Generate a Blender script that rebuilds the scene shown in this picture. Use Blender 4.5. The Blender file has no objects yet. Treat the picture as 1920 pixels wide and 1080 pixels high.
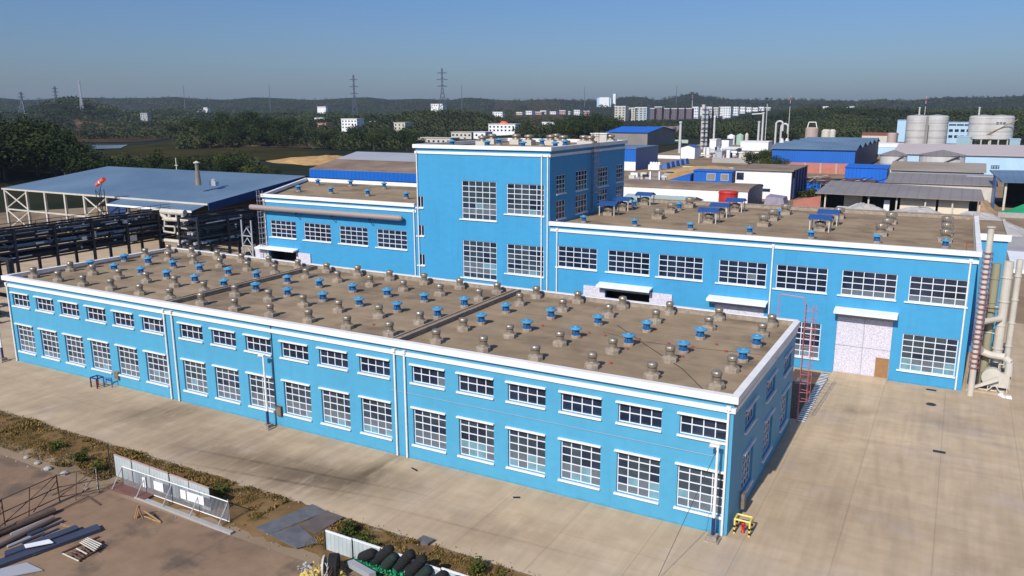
import bpy, math, random
import numpy as np
from mathutils import Vector, Matrix
R = math.radians
random.seed(7); rng = np.random.default_rng(11)
sc = bpy.context.scene
COL = sc.collection

# ---------------------------------------------------------------- camera
CAM = np.array([10.0888, -44.9146, 25.254]); YAW, PITCH, ROLL, FPX = 0.5054, -0.2189, -0.003, 1508.19
def cam_axes():
    cy, sy, cp, sp = math.cos(YAW), math.sin(YAW), math.cos(PITCH), math.sin(PITCH)
    f = np.array([-sy*cp, cy*cp, sp]); r = np.array([cy, sy, 0.0]); u = np.cross(r, f)
    cr, sr = math.cos(ROLL), math.sin(ROLL)
    return cr*r + sr*u, -sr*r + cr*u, f
RT, UP, FW = cam_axes()
cd = bpy.data.cameras.new("camera"); cam = bpy.data.objects.new("camera", cd); COL.objects.link(cam)
cam.matrix_world = Matrix(((RT[0], UP[0], -FW[0], CAM[0]), (RT[1], UP[1], -FW[1], CAM[1]), (RT[2], UP[2], -FW[2], CAM[2]), (0, 0, 0, 1)))
cd.sensor_width = 36; cd.lens = FPX/1920*36; cd.clip_start = 0.5; cd.clip_end = 20000
sc.camera = cam
# ---------------------------------------------------------------- sky, sun, exposure
SUN_EL, SUN_AZ = 38.0, 2.5      # light travels towards +y, a little towards +x
w = bpy.data.worlds.new("World"); sc.world = w; w.use_nodes = True
nt = w.node_tree; nt.nodes.clear()
sky = nt.nodes.new("ShaderNodeTexSky"); sky.sky_type = 'NISHITA'; sky.sun_disc = False
sky.sun_elevation = R(SUN_EL); sky.sun_rotation = R(180 + SUN_AZ)
sky.air_density = 1.0; sky.dust_density = 1.2; sky.ozone_density = 2.0; sky.altitude = 100
tint = nt.nodes.new("ShaderNodeMix"); tint.data_type = 'RGBA'; tint.blend_type = 'MULTIPLY'; tint.inputs[0].default_value = 1
# a smoggy, dulled layer lies along the horizon; sky above it brightened to add fill in shade
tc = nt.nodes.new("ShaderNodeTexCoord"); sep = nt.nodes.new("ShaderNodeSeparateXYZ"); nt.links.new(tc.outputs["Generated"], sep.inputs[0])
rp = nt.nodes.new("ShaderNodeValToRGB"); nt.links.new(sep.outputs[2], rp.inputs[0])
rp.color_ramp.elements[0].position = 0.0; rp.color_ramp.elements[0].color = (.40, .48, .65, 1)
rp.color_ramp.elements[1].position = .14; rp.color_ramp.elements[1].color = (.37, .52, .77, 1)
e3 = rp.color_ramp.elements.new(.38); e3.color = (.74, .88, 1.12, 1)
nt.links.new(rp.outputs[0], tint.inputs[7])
bg = nt.nodes.new("ShaderNodeBackground"); bg.inputs[1].default_value = 0.105
out = nt.nodes.new("ShaderNodeOutputWorld")
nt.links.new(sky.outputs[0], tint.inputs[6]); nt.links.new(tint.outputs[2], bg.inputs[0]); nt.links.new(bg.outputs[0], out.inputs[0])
sl = bpy.data.lights.new("sun", 'SUN'); sl.energy = 4.2; sl.angle = R(0.55); sl.color = (1.0, 0.945, 0.86)
sun = bpy.data.objects.new("sun", sl); COL.objects.link(sun)
d = Vector((math.sin(R(SUN_AZ))*math.cos(R(SUN_EL)), math.cos(R(SUN_AZ))*math.cos(R(SUN_EL)), -math.sin(R(SUN_EL))))
sun.rotation_euler = d.to_track_quat('-Z', 'Y').to_euler(); sun.location = (-10, -60, 60)
sc.view_settings.view_transform = 'Standard'; sc.view_settings.look = 'None'
sc.view_settings.exposure = 0.25; sc.view_settings.gamma = 1.0
sc.cycles.use_denoising = True; sc.cycles.max_bounces = 5; sc.cycles.diffuse_bounces = 3; sc.cycles.glossy_bounces = 2
sc.cycles.volume_bounces = 0; sc.cycles.transparent_max_bounces = 8

# ---------------------------------------------------------------- measuring: photo pixel -> point on a real plane
def ray(px, py): return FW + RT*(px-960)/FPX - UP*(py-540)/FPX
def onz(px, py, z=0.0):
    d = ray(px, py); return CAM + d*((z-CAM[2])/d[2])
def ony(px, py, y):
    d = ray(px, py); return CAM + d*((y-CAM[1])/d[1])
def polar(px, dist):            # ground point seen in column px at a distance
    d = FW + RT*(px-960)/FPX; d = d[:2]/np.hypot(d[0], d[1]); return CAM[:2] + d*dist

# ---------------------------------------------------------------- materials
def lin(c): return tuple((x/255/12.92 if x/255 <= .04045 else ((x/255+.055)/1.055)**2.4) for x in c)
MATS = {}
def mat(name, rgb, rough=.7, metal=0, var=0.0, scale=1.0, rgb2=None, spec=.5, bump=0, detail=6, stretch=None, k=1.0, seam=None):
    if name in MATS: return MATS[name]
    m = bpy.data.materials.new(name); m.use_nodes = True; MATS[name] = m
    n = m.node_tree.nodes; l = m.node_tree.links; b = n["Principled BSDF"]
    c = tuple(v*k for v in lin(rgb)); b.inputs["Roughness"].default_value = rough; b.inputs["Metallic"].default_value = metal
    b.inputs["Specular IOR Level"].default_value = spec
    b.inputs["Base Color"].default_value = (*c, 1)
    src = None
    if var or rgb2:
        g = n.new("ShaderNodeNewGeometry"); mp = n.new("ShaderNodeMapping"); l.new(g.outputs["Position"], mp.inputs[0])
        if stretch: mp.inputs["Scale"].default_value = stretch
        t = n.new("ShaderNodeTexNoise"); t.inputs["Scale"].default_value = scale; t.inputs["Detail"].default_value = detail; t.inputs["Roughness"].default_value = .62
        l.new(mp.outputs[0], t.inputs["Vector"])
        r = n.new("ShaderNodeValToRGB"); l.new(t.outputs["Fac"], r.inputs[0])
        c2 = tuple(v*k for v in lin(rgb2)) if rgb2 else tuple(v*(1-var) for v in c)
        r.color_ramp.elements[0].position = .36; r.color_ramp.elements[0].color = (*c2, 1)
        r.color_ramp.elements[1].position = .64; r.color_ramp.elements[1].color = (*c, 1)
        src = r.outputs[0]
        if bump:
            bp = n.new("ShaderNodeBump"); bp.inputs["Strength"].default_value = bump; bp.inputs["Distance"].default_value = .05
            l.new(t.outputs["Fac"], bp.inputs["Height"]); l.new(bp.outputs[0], b.inputs["Normal"])
    if seam:                    # (axis, pitch, darkness): sheet joints
        g2 = n.new("ShaderNodeNewGeometry"); sx = n.new("ShaderNodeSeparateXYZ"); l.new(g2.outputs["Position"], sx.inputs[0])
        md = n.new("ShaderNodeMath"); md.operation = 'PINGPONG'; md.inputs[1].default_value = seam[1]/2
        l.new(sx.outputs[seam[0]], md.inputs[0])
        lt = n.new("ShaderNodeMath"); lt.operation = 'LESS_THAN'; lt.inputs[1].default_value = seam[1]*.09; l.new(md.outputs[0], lt.inputs[0])
        mx = n.new("ShaderNodeMix"); mx.data_type = 'RGBA'; mx.blend_type = 'MULTIPLY'
        ml = n.new("ShaderNodeMath"); ml.operation = 'MULTIPLY'; ml.inputs[1].default_value = seam[2]; l.new(lt.outputs[0], ml.inputs[0])
        l.new(ml.outputs[0], mx.inputs[0])
        if src: l.new(src, mx.inputs[6])
        else: mx.inputs[6].default_value = (*c, 1)
        mx.inputs[7].default_value = (.3, .3, .3, 1); src = mx.outputs[2]
    if src: l.new(src, b.inputs["Base Color"])
    return m

def facade_mat(name, rgb, k):
    """painted render: broad unevenness, faint vertical streaks, a dirtier foot"""
    m = bpy.data.materials.new(name); m.use_nodes = True; MATS[name] = m
    n = m.node_tree.nodes; l = m.node_tree.links; b = n["Principled BSDF"]; b.inputs["Roughness"].default_value = .55; b.inputs["Specular IOR Level"].default_value = .35
    c = tuple(v*k for v in lin(rgb))
    g = n.new("ShaderNodeNewGeometry")
    def noise(scale, sc3, det=5):
        mp = n.new("ShaderNodeMapping"); mp.inputs["Scale"].default_value = sc3; l.new(g.outputs["Position"], mp.inputs[0])
        t = n.new("ShaderNodeTexNoise"); t.inputs["Scale"].default_value = scale; t.inputs["Detail"].default_value = det; l.new(mp.outputs[0], t.inputs["Vector"]); return t.outputs["Fac"]
    def ramp(f, p0, c0, p1, c1):
        r = n.new("ShaderNodeValToRGB"); l.new(f, r.inputs[0]); r.color_ramp.elements[0].position = p0; r.color_ramp.elements[0].color = (*c0, 1)
        r.color_ramp.elements[1].position = p1; r.color_ramp.elements[1].color = (*c1, 1); return r.outputs[0]
    def mul(a, b2, f=1):
        x = n.new("ShaderNodeMix"); x.data_type = 'RGBA'; x.blend_type = 'MULTIPLY'; x.inputs[0].default_value = f; l.new(a, x.inputs[6]); l.new(b2, x.inputs[7]); return x.outputs[2]
    base = ramp(noise(.22, (1, 1, 1)), .3, tuple(v*.96 for v in c), .7, tuple(v*1.03 for v in c))
    st = ramp(noise(1.6, (1, 1, .06)), .40, (.965, .97, .975), .58, (1, 1, 1))
    fine = ramp(noise(.9, (1, 1, 2.5)), .35, (.95, .95, .97), .6, (1, 1, 1))
    col = mul(mul(base, st), fine)
    sx = n.new("ShaderNodeSeparateXYZ"); l.new(g.outputs["Position"], sx.inputs[0])
    mr = n.new("ShaderNodeMapRange"); mr.inputs[1].default_value = 0; mr.inputs[2].default_value = .55; mr.inputs[3].default_value = 0; mr.inputs[4].default_value = 1; l.new(sx.outputs[2], mr.inputs[0])
    ad = n.new("ShaderNodeMath"); ad.operation = 'MULTIPLY_ADD'; ad.inputs[1].default_value = 1.1; l.new(noise(1.3, (1, 1, .5)), ad.inputs[0]); l.new(mr.outputs[0], ad.inputs[2])
    foot = ramp(ad.outputs[0], .45, (.74, .68, .6), .9, (1, 1, 1))
    run = ramp(noise(2.3, (1, 1, .05), 3), .56, (1, 1, 1), .72, (.90, .91, .93))
    patchy = ramp(noise(.35, (1, 1, 1), 4), .46, (0, 0, 0), .62, (1, 1, 1))
    x = n.new("ShaderNodeMix"); x.data_type = 'RGBA'; x.blend_type = 'MULTIPLY'; l.new(patchy, x.inputs[0]); l.new(mul(col, foot, .7), x.inputs[6]); l.new(run, x.inputs[7])
    l.new(x.outputs[2], b.inputs["Base Color"])
    return m

K = .92
BLUE = facade_mat("blue_render", (72, 168, 217), .735)
BLUEF = facade_mat("sun_faded_blue_render", (88, 174, 211), .745)
WHITE = mat("white_render", (238, 238, 240), .6, var=.10, scale=.9, k=.86)
WTRIM = mat("white_trim", (240, 238, 236), .55, rgb2=(226, 222, 218), scale=1.1, k=.88, stretch=(.5, .5, 2.5))
FRAME = mat("window_frame", (222, 228, 236), .45, k=.88)
GLASS = mat("dark_glass", (40, 52, 74), .08, spec=.5, scale=.35, rgb2=(20, 28, 42))
GLASSW = mat("workshop_glass", (62, 76, 86), .12, spec=.5, scale=.5, rgb2=(40, 50, 60))
GLASS2 = mat("screened_glass", (112, 122, 132), .22, spec=.5, var=.2, scale=1.2, k=.75)
GLASS3 = mat("pale_glass", (128, 172, 186), .25, spec=.5, var=.3, scale=1.2, k=.75)
GLASS4 = mat("boarded_glass", (215, 225, 240), .4, k=.8)
ROOFC = None
STEEL = mat("galvanised_steel", (160, 148, 132), .4, .55, var=.25, scale=3)
BSTEEL = mat("blue_vent_metal", (90, 160, 196), .5, .1, rgb2=(70, 138, 178), scale=1.3, k=.88)
BBODY = mat("blue_vent_body", (40, 108, 168), .5, .1, var=.25, scale=2, k=.85)
CONC = mat("vent_concrete", (168, 154, 138), .9, var=.35, scale=2.4, k=.85)
DKBLUE = mat("dark_blue_sheet", (44, 86, 150), .4, .1, var=.12, scale=.8, k=.9)
ROYAL = mat("royal_blue_cladding", (12, 98, 190), .45, var=.12, scale=.12, k=.9, seam=(0, .9, .35))
BRUP = mat("bright_blue_cladding", (0, 100, 205), .45, var=.12, scale=.2, k=.9, seam=(0, 1.2, .3))
STEELB = mat("steel_blue_roof", (112, 136, 158), .5, .05, var=.22, scale=.05, k=.82, rgb2=(92, 116, 140), seam=(0, 1.6, .22))
PALEB = mat("pale_blue_wall", (176, 208, 232), .6, var=.1, scale=.2, k=.85)
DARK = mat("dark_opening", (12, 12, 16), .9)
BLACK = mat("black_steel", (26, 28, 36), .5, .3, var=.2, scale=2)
RACK = mat("rack_steel", (50, 52, 60), .5, .3, var=.4, scale=.6)
LAG = mat("pipe_lagging", (205, 208, 216), .35, .5, var=.2, scale=1)
CREAM = mat("cream_paint", (206, 200, 188), .6, var=.15, scale=.8, k=.85)
GREYR = mat("grey_sheet_roof", (142, 134, 130), .6, var=.18, scale=.08, k=.85, seam=(0, 2.2, .18))
TANR = mat("tan_sheet_roof", (158, 148, 136), .7, rgb2=(140, 124, 108), scale=.1, k=.85, stretch=(.3, 1, 1))
RUSTR = mat("weathered_brown_roof", (148, 128, 108), .7, rgb2=(120, 98, 80), scale=.16, k=.85)
PGREY = mat("pale_grey_sheet", (168, 170, 176), .55, var=.12, scale=.1, k=.85)
RED = mat("red_paint", (188, 44, 38), .5, k=.85)
REDP = mat("faded_red_paint", (190, 110, 116), .5, k=.85)
ORANGE = mat("orange_fabric", (232, 84, 50), .7)
YEL = mat("yellow_paint", (226, 206, 110), .5, k=.9)
NAVY = mat("navy_paint", (28, 46, 92), .5)
NAVYB = mat("dull_navy_sheet", (40, 66, 112), .5)
WOOD = mat("raw_wood", (170, 134, 92), .85, var=.3, scale=4, k=.85)
PLY = mat("plywood", (168, 126, 84), .8, var=.2, scale=3, k=.8)
DOORW = mat("speckled_door_panel", (226, 222, 232), .6, rgb2=(190, 185, 200), scale=9, k=.85, detail=1)
BRICK = mat("salmon_brick", (190, 120, 106), .8, var=.2, scale=.5, k=.85)
SALMON = mat("pink_rail", (190, 160, 150), .7, var=.2, scale=2, k=.85)
HOARD = mat("hoarding_panel", (196, 206, 208), .55, var=.2, scale=.8, k=.8, seam=(0, .3, .3))
PLATE = mat("grey_steel_plate", (96, 98, 102), .6, .2, rgb2=(122, 120, 122), scale=1.2, k=.8)
PLATEB = mat("brown_steel_plate", (104, 90, 86), .6, .2, rgb2=(120, 108, 102), scale=1.2, k=.8)
GREENN = mat("green_netting", (30, 160, 110), .8, var=.35, scale=4, k=.8, bump=.6)
BAG = mat("black_netting", (18, 20, 24), .9, var=.3, scale=5, bump=.8)
SAND = mat("sand", (196, 160, 104), .95, rgb2=(166, 126, 76), scale=.12, k=.8, bump=.5)
GRAVEL = mat("pale_gravel", (176, 172, 170), .95, var=.15, scale=1.2, k=.8, bump=.5)
SILO = mat("silo_steel", (206, 203, 200), .45, .1, var=.14, scale=.25, k=.85, seam=(2, 5.0, .35))
RUST = mat("rusty_steel", (98, 70, 58), .85, var=.35, scale=3)
BARK = mat("bark", (70, 58, 46), .95, var=.3, scale=2)
CHIM = mat("chimney_paint", (200, 200, 202), .5, k=.8)

def ground_mat(name, a, b2, c2, joint=None, k=.80, rough=.9, s1=.05, s2=.55, streak=None, stains=()):
    m = bpy.data.materials.new(name); m.use_nodes = True; MATS[name] = m
    n = m.node_tree.nodes; l = m.node_tree.links; bs = n["Principled BSDF"]; bs.inputs["Roughness"].default_value = rough; bs.inputs["Specular IOR Level"].default_value = .04
    g = n.new("ShaderNodeNewGeometry")
    def noise(scale, sc3=(1, 1, 1), det=8, ro=.6, rot=0):
        mp = n.new("ShaderNodeMapping"); mp.inputs["Scale"].default_value = sc3; mp.inputs["Rotation"].default_value = (0, 0, rot); l.new(g.outputs["Position"], mp.inputs[0])
        t = n.new("ShaderNodeTexNoise"); t.inputs["Scale"].default_value = scale; t.inputs["Detail"].default_value = det; t.inputs["Roughness"].default_value = ro; l.new(mp.outputs[0], t.inputs["Vector"]); return t.outputs["Fac"]
    def ramp(f, p0, c0, p1, c1):
        r = n.new("ShaderNodeValToRGB"); l.new(f, r.inputs[0]); r.color_ramp.elements[0].position = p0; r.color_ramp.elements[0].color = (*c0, 1)
        r.color_ramp.elements[1].position = p1; r.color_ramp.elements[1].color = (*c1, 1); return r.outputs[0]
    def mix(a_, b_, f, mode='MIX'):
        x = n.new("ShaderNodeMix"); x.data_type = 'RGBA'; x.blend_type = mode
        if isinstance(f, float): x.inputs[0].default_value = f
        else: l.new(f, x.inputs[0])
        l.new(a_, x.inputs[6]); l.new(b_, x.inputs[7]); return x.outputs[2]
    A, B, C = [tuple(v*k for v in lin(q)) for q in (a, b2, c2)]
    col = ramp(noise(s1), .35, A, .62, B)
    third = ramp(noise(s1*2.7, det=4), .52, (0, 0, 0), .66, (1, 1, 1))
    x = n.new("ShaderNodeMix"); x.data_type = 'RGBA'; l.new(third, x.inputs[0]); l.new(col, x.inputs[6]); x.inputs[7].default_value = (*C, 1); col = x.outputs[2]
    col = mix(col, ramp(noise(s2), .3, (.86, .85, .84), .65, (1.04, 1.04, 1.04)), 1.0, 'MULTIPLY')
    if streak:
        for sc3, rot, lo in streak: col = mix(col, ramp(noise(1.0, sc3, 4, .5, rot), .40, (lo, lo, lo), .56, (1, 1, 1)), 1.0, 'MULTIPLY')
    for cx_, cy_, rx_, ry_, ro_, v_ in stains:
        mp = n.new("ShaderNodeMapping"); mp.vector_type = 'TEXTURE'; mp.inputs["Location"].default_value = (cx_, cy_, 0); mp.inputs["Rotation"].default_value = (0, 0, ro_); mp.inputs["Scale"].default_value = (rx_, ry_, 50); l.new(g.outputs["Position"], mp.inputs[0])
        ln = n.new("ShaderNodeVectorMath"); ln.operation = 'LENGTH'; l.new(mp.outputs[0], ln.inputs[0])
        mr = n.new("ShaderNodeMapRange"); mr.inputs[1].default_value = .1; mr.inputs[2].default_value = 1.0; mr.inputs[3].default_value = 1; mr.inputs[4].default_value = 0; l.new(ln.outputs["Value"], mr.inputs[0])
        mq = n.new("ShaderNodeMath"); mq.operation = 'MULTIPLY'; l.new(mr.outputs[0], mq.inputs[0]); nz = n.new("ShaderNodeMapRange"); nz.inputs[1].default_value = .3; nz.inputs[2].default_value = .5; l.new(noise(.9, (1, .35, 1), 6, .65, ro_), nz.inputs[0]); l.new(nz.outputs[0], mq.inputs[1])
        x = n.new("ShaderNodeMix"); x.data_type = 'RGBA'; x.blend_type = 'MULTIPLY'; l.new(mq.outputs[0], x.inputs[0]); l.new(col, x.inputs[6]); x.inputs[7].default_value = (v_, v_*.98, v_*.97, 1); col = x.outputs[2]
    if joint:
        sx = n.new("ShaderNodeSeparateXYZ"); l.new(g.outputs["Position"], sx.inputs[0])
        for ax, off, pitch, wd, dk in joint:
            ad = n.new("ShaderNodeMath"); ad.operation = 'SUBTRACT'; ad.inputs[1].default_value = off; l.new(sx.outputs[ax], ad.inputs[0])
            pp = n.new("ShaderNodeMath"); pp.operation = 'PINGPONG'; pp.inputs[1].default_value = pitch/2; l.new(ad.outputs[0], pp.inputs[0])
            lt = n.new("ShaderNodeMapRange"); lt.inputs[1].default_value = wd*.3; lt.inputs[2].default_value = wd; lt.inputs[3].default_value = dk; lt.inputs[4].default_value = 1; l.new(pp.outputs[0], lt.inputs[0])
            cb = n.new("ShaderNodeCombineColor")
            for i in range(3): l.new(lt.outputs[0], cb.inputs[i])
            col = mix(col, cb.outputs[0], 1.0, 'MULTIPLY')
    l.new(col, bs.inputs["Base Color"])
    bp = n.new("ShaderNodeBump"); bp.inputs["Strength"].default_value = .25; bp.inputs["Distance"].default_value = .03
    l.new(noise(3.0), bp.inputs["Height"]); l.new(bp.outputs[0], bs.inputs["Normal"])
    return m
YARD = ground_mat("yard_concrete", (198, 175, 147), (208, 187, 158), (194, 175, 156), joint=[(0, 1.0, 5.0, .05, .82), (1, -4.4, 12.0, .05, .88)], s1=.045, s2=.5,
                  streak=[((.9, .10, 1), .35, .93), ((.08, 1.1, 1), -.1, .95), ((2.6, .12, 1), .55, .95)],
                  stains=[(-48, -4.5, 34, 7, .0, .78), (-27, -5.8, 9.5, 3.6, .25, .42), (-24.5, -3.2, 1.5, 4.5, .0, .5), (-47.5, -2.5, 5, 3, .6, .6), (-35, -6.0, 10, 3.0, .1, .62), (-12, -6, 8, 3, .2, .82), (5, 8, 5, 8, .3, .88), (-30, -5.6, 13, .22, .12, .66), (-29, -7.3, 12, .25, .16, .66), (-14, -6.6, 14, .2, .05, .84), (9, 12, .3, 14, .12, .9), (7.4, 12, .3, 13, .12, .9), (4, 26, 1.8, 1.6, 0, .72), (13.5, 4, 3, 2, .5, .85), (8, 21, 4, 3.5, .2, 1.16), (3, 19, 3, 3, 0, 1.12), (12, 27, 5, 3, 0, .86), (-9, -5, 2.6, 1.8, .3, 1.1), (-12.5, -4, 2.6, 1.8, .3, 1.1)])
LOW = ground_mat("lower_yard_concrete", (144, 119, 100), (160, 134, 110), (118, 102, 90), joint=[(0, -26.5, 10, .05, .8), (1, -14, 9, .05, .8)], s1=.12, s2=.9, k=.74)
ROOFC = ground_mat("bare_roof_concrete", (152, 133, 110), (168, 148, 123), (132, 116, 98), s1=.07, s2=.6, k=.86, streak=[((.12, .9, 1), .05, .88), ((.5, .5, 1), 0, .92)])
VERGE = ground_mat("verge_soil", (122, 94, 64), (148, 120, 82), (98, 84, 54), s1=.3, s2=1.5, k=.72)
DIRT = ground_mat("works_ground", (170, 150, 126), (152, 130, 104), (130, 112, 92), s1=.02, s2=.2, k=.72)
LANDM = ground_mat("open_land", (44, 54, 38), (62, 62, 44), (36, 48, 34), s1=.006, s2=.05, k=.6)

# ---------------------------------------------------------------- mesh helpers
class MB:
    def __init__(s): s.v = []; s.f = []; s.m = []; s.mats = []
    def mi(s, m):
        if m not in s.mats: s.mats.append(m)
        return s.mats.index(m)
    def face(s, pts, m):
        i = len(s.v); s.v += [tuple(p) for p in pts]; s.f.append(tuple(range(i, i+len(pts)))); s.m.append(s.mi(m)); return s
    def box(s, x0, x1, y0, y1, z0, z1, m):
        if x0 > x1: x0, x1 = x1, x0
        if y0 > y1: y0, y1 = y1, y0
        i = len(s.v); s.v += [(x, y, z) for z in (z0, z1) for y in (y0, y1) for x in (x0, x1)]
        k = s.mi(m)
        for q in ((0, 2, 3, 1), (4, 5, 7, 6), (0, 1, 5, 4), (2, 6, 7, 3), (0, 4, 6, 2), (1, 3, 7, 5)):
            s.f.append(tuple(i+a for a in q)); s.m.append(k)
        return s
    def hexa(s, b, t, m):       # four bottom + four top corners, same order round
        i = len(s.v); s.v += [tuple(p) for p in b] + [tuple(p) for p in t]; k = s.mi(m); n = len(b)
        s.f.append(tuple(i+n-1-j for j in range(n))); s.m.append(k); s.f.append(tuple(i+n+j for j in range(n))); s.m.append(k)
        for j in range(n):
            a = (j+1) % n; s.f.append((i+j, i+a, i+n+a, i+n+j)); s.m.append(k)
        return s
    def cyl(s, p0, p1, r0, r1=None, m=None, n=12, caps=True):
        r1 = r0 if r1 is None else r1
        p0, p1 = Vector([float(q) for q in p0]), Vector([float(q) for q in p1]); ax = (p1-p0).normalized(); t = Vector((0, 0, 1)) if abs(ax.z) < .9 else Vector((1, 0, 0))
        u = ax.cross(t).normalized(); w_ = ax.cross(u); i = len(s.v); k = s.mi(m)
        for p, r in ((p0, r0), (p1, r1)):
            for j in range(n):
                a = 2*math.pi*j/n; s.v.append(tuple(p + u*math.cos(a)*r + w_*math.sin(a)*r))
        for j in range(n):
            a = (j+1) % n; s.f.append((i+a, i+j, i+n+j, i+n+a)); s.m.append(k)
        if caps:
            s.f.append(tuple(i+j for j in range(n))); s.m.append(k); s.f.append(tuple(i+2*n-1-j for j in range(n))); s.m.append(k)
        return s
    def tube(s, pts, r, m, n=8):
        for a, b in zip(pts[:-1], pts[1:]): s.cyl(a, b, r, r, m, n)
        return s
    def lathe(s, prof, m, n=16, c=(0, 0), z=0):    # prof: (radius, z)
        i = len(s.v); k = s.mi(m)
        for r, h in prof:
            for j in range(n):
                a = 2*math.pi*(j+.5)/n; s.v.append((c[0]+r*math.cos(a), c[1]+r*math.sin(a), z+h))
        for q in range(len(prof)-1):
            for j in range(n):
                a = (j+1) % n; s.f.append((i+q*n+j, i+q*n+a, i+(q+1)*n+a, i+(q+1)*n+j)); s.m.append(k)
        s.f.append(tuple(i+n-1-j for j in range(n))); s.m.append(k)
        e = i+(len(prof)-1)*n; s.f.append(tuple(e+j for j in range(n))); s.m.append(k)
        return s
    def build(s, name, parent=None, smooth=False, label=None, cat=None, group=None, kind=None, origin=None):
        me = bpy.data.meshes.new(name)
        off = Vector((0, 0, 0))
        if parent is not None:
            q = parent
            while q is not None: off += q.location; q = q.parent
            loc = Vector((0, 0, 0))
        elif origin is not None: off = Vector(origin); loc = off
        else: loc = Vector((0, 0, 0))
        me.from_pydata([(x-off.x, y-off.y, z-off.z) for x, y, z in s.v], [], s.f)
        for m in s.mats: me.materials.append(m)
        me.polygons.foreach_set("material_index", s.m)
        if smooth: me.polygons.foreach_set("use_smooth", [True]*len(s.f))
        me.update(); o = bpy.data.objects.new(name, me); COL.objects.link(o); o.location = loc
        if parent is not None: o.parent = parent
        tag(o, label, cat, group, kind); return o
def tag(o, label=None, cat=None, group=None, kind=None):
    if label: o["label"] = label
    if cat: o["category"] = cat
    if group: o["group"] = group
    if kind: o["kind"] = kind
    return o
def thing(name, loc, label, cat, group=None):
    o = bpy.data.objects.new(name, None); COL.objects.link(o); o.location = [float(v) for v in loc]; o.empty_display_size = .3
    return tag(o, label, cat, group)
KIDS = {}
def kids(o): return [c for c in bpy.data.objects if c.parent == o]
def copy_tree(src, loc, label=None, rz=0, scale=None, group=None, tree=None):
    if src.name not in KIDS: KIDS[src.name] = [(c, kids(c)) for c in kids(src)]
    r = src.copy(); COL.objects.link(r); r.location = [float(v) for v in loc]; r.rotation_euler = (0, 0, rz)
    if scale is not None: r.scale = scale if hasattr(scale, '__len__') else (scale,)*3
    if label: r["label"] = label
    if group: r["group"] = group
    for c, g in KIDS[src.name]:
        cc = c.copy(); COL.objects.link(cc); cc.parent = r
        for q in g:
            qq = q.copy(); COL.objects.link(qq); qq.parent = cc
    return r
ORD = "first second third fourth fifth sixth seventh eighth ninth tenth eleventh twelfth thirteenth fourteenth fifteenth sixteenth seventeenth eighteenth nineteenth twentieth".split()

# walls with real window openings. axis 'x': wall along x at y=c facing -y; axis 'y': wall along y at x=c facing +x
def P(axis, c, a, o, z): return (a, c-o, z) if axis == 'x' else (c+o, a, z)
def lbox(mb, axis, c, a0, a1, o0, o1, z0, z1, m):
    p, q = P(axis, c, a0, o0, z0), P(axis, c, a1, o1, z1); mb.box(p[0], q[0], p[1], q[1], z0, z1, m)
def wall(mb, axis, c, a0, a1, z0, z1, holes, m, depth=.28):
    xs = sorted({a0, a1} | {h[0] for h in holes} | {h[1] for h in holes}); zs = sorted({z0, z1} | {h[2] for h in holes} | {h[3] for h in holes})
    for i in range(len(xs)-1):
        for j in range(len(zs)-1):
            mx, mz = (xs[i]+xs[i+1])/2, (zs[j]+zs[j+1])/2
            if any(h[0] < mx < h[1] and h[2] < mz < h[3] for h in holes): continue
            mb.face([P(axis, c, xs[i], 0, zs[j]), P(axis, c, xs[i+1], 0, zs[j]), P(axis, c, xs[i+1], 0, zs[j+1]), P(axis, c, xs[i], 0, zs[j+1])], m)
    for h in holes:
        a, b, e, f = h[:4]; D = -depth
        mb.face([P(axis, c, a, 0, e), P(axis, c, a, 0, f), P(axis, c, a, D, f), P(axis, c, a, D, e)], m)
        mb.face([P(axis, c, b, 0, f), P(axis, c, b, 0, e), P(axis, c, b, D, e), P(axis, c, b, D, f)], m)
        mb.face([P(axis, c, a, 0, f), P(axis, c, b, 0, f), P(axis, c, b, D, f), P(axis, c, a, D, f)], m)
        mb.face([P(axis, c, b, 0, e), P(axis, c, a, 0, e), P(axis, c, a, D, e), P(axis, c, b, D, e)], m)
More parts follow.
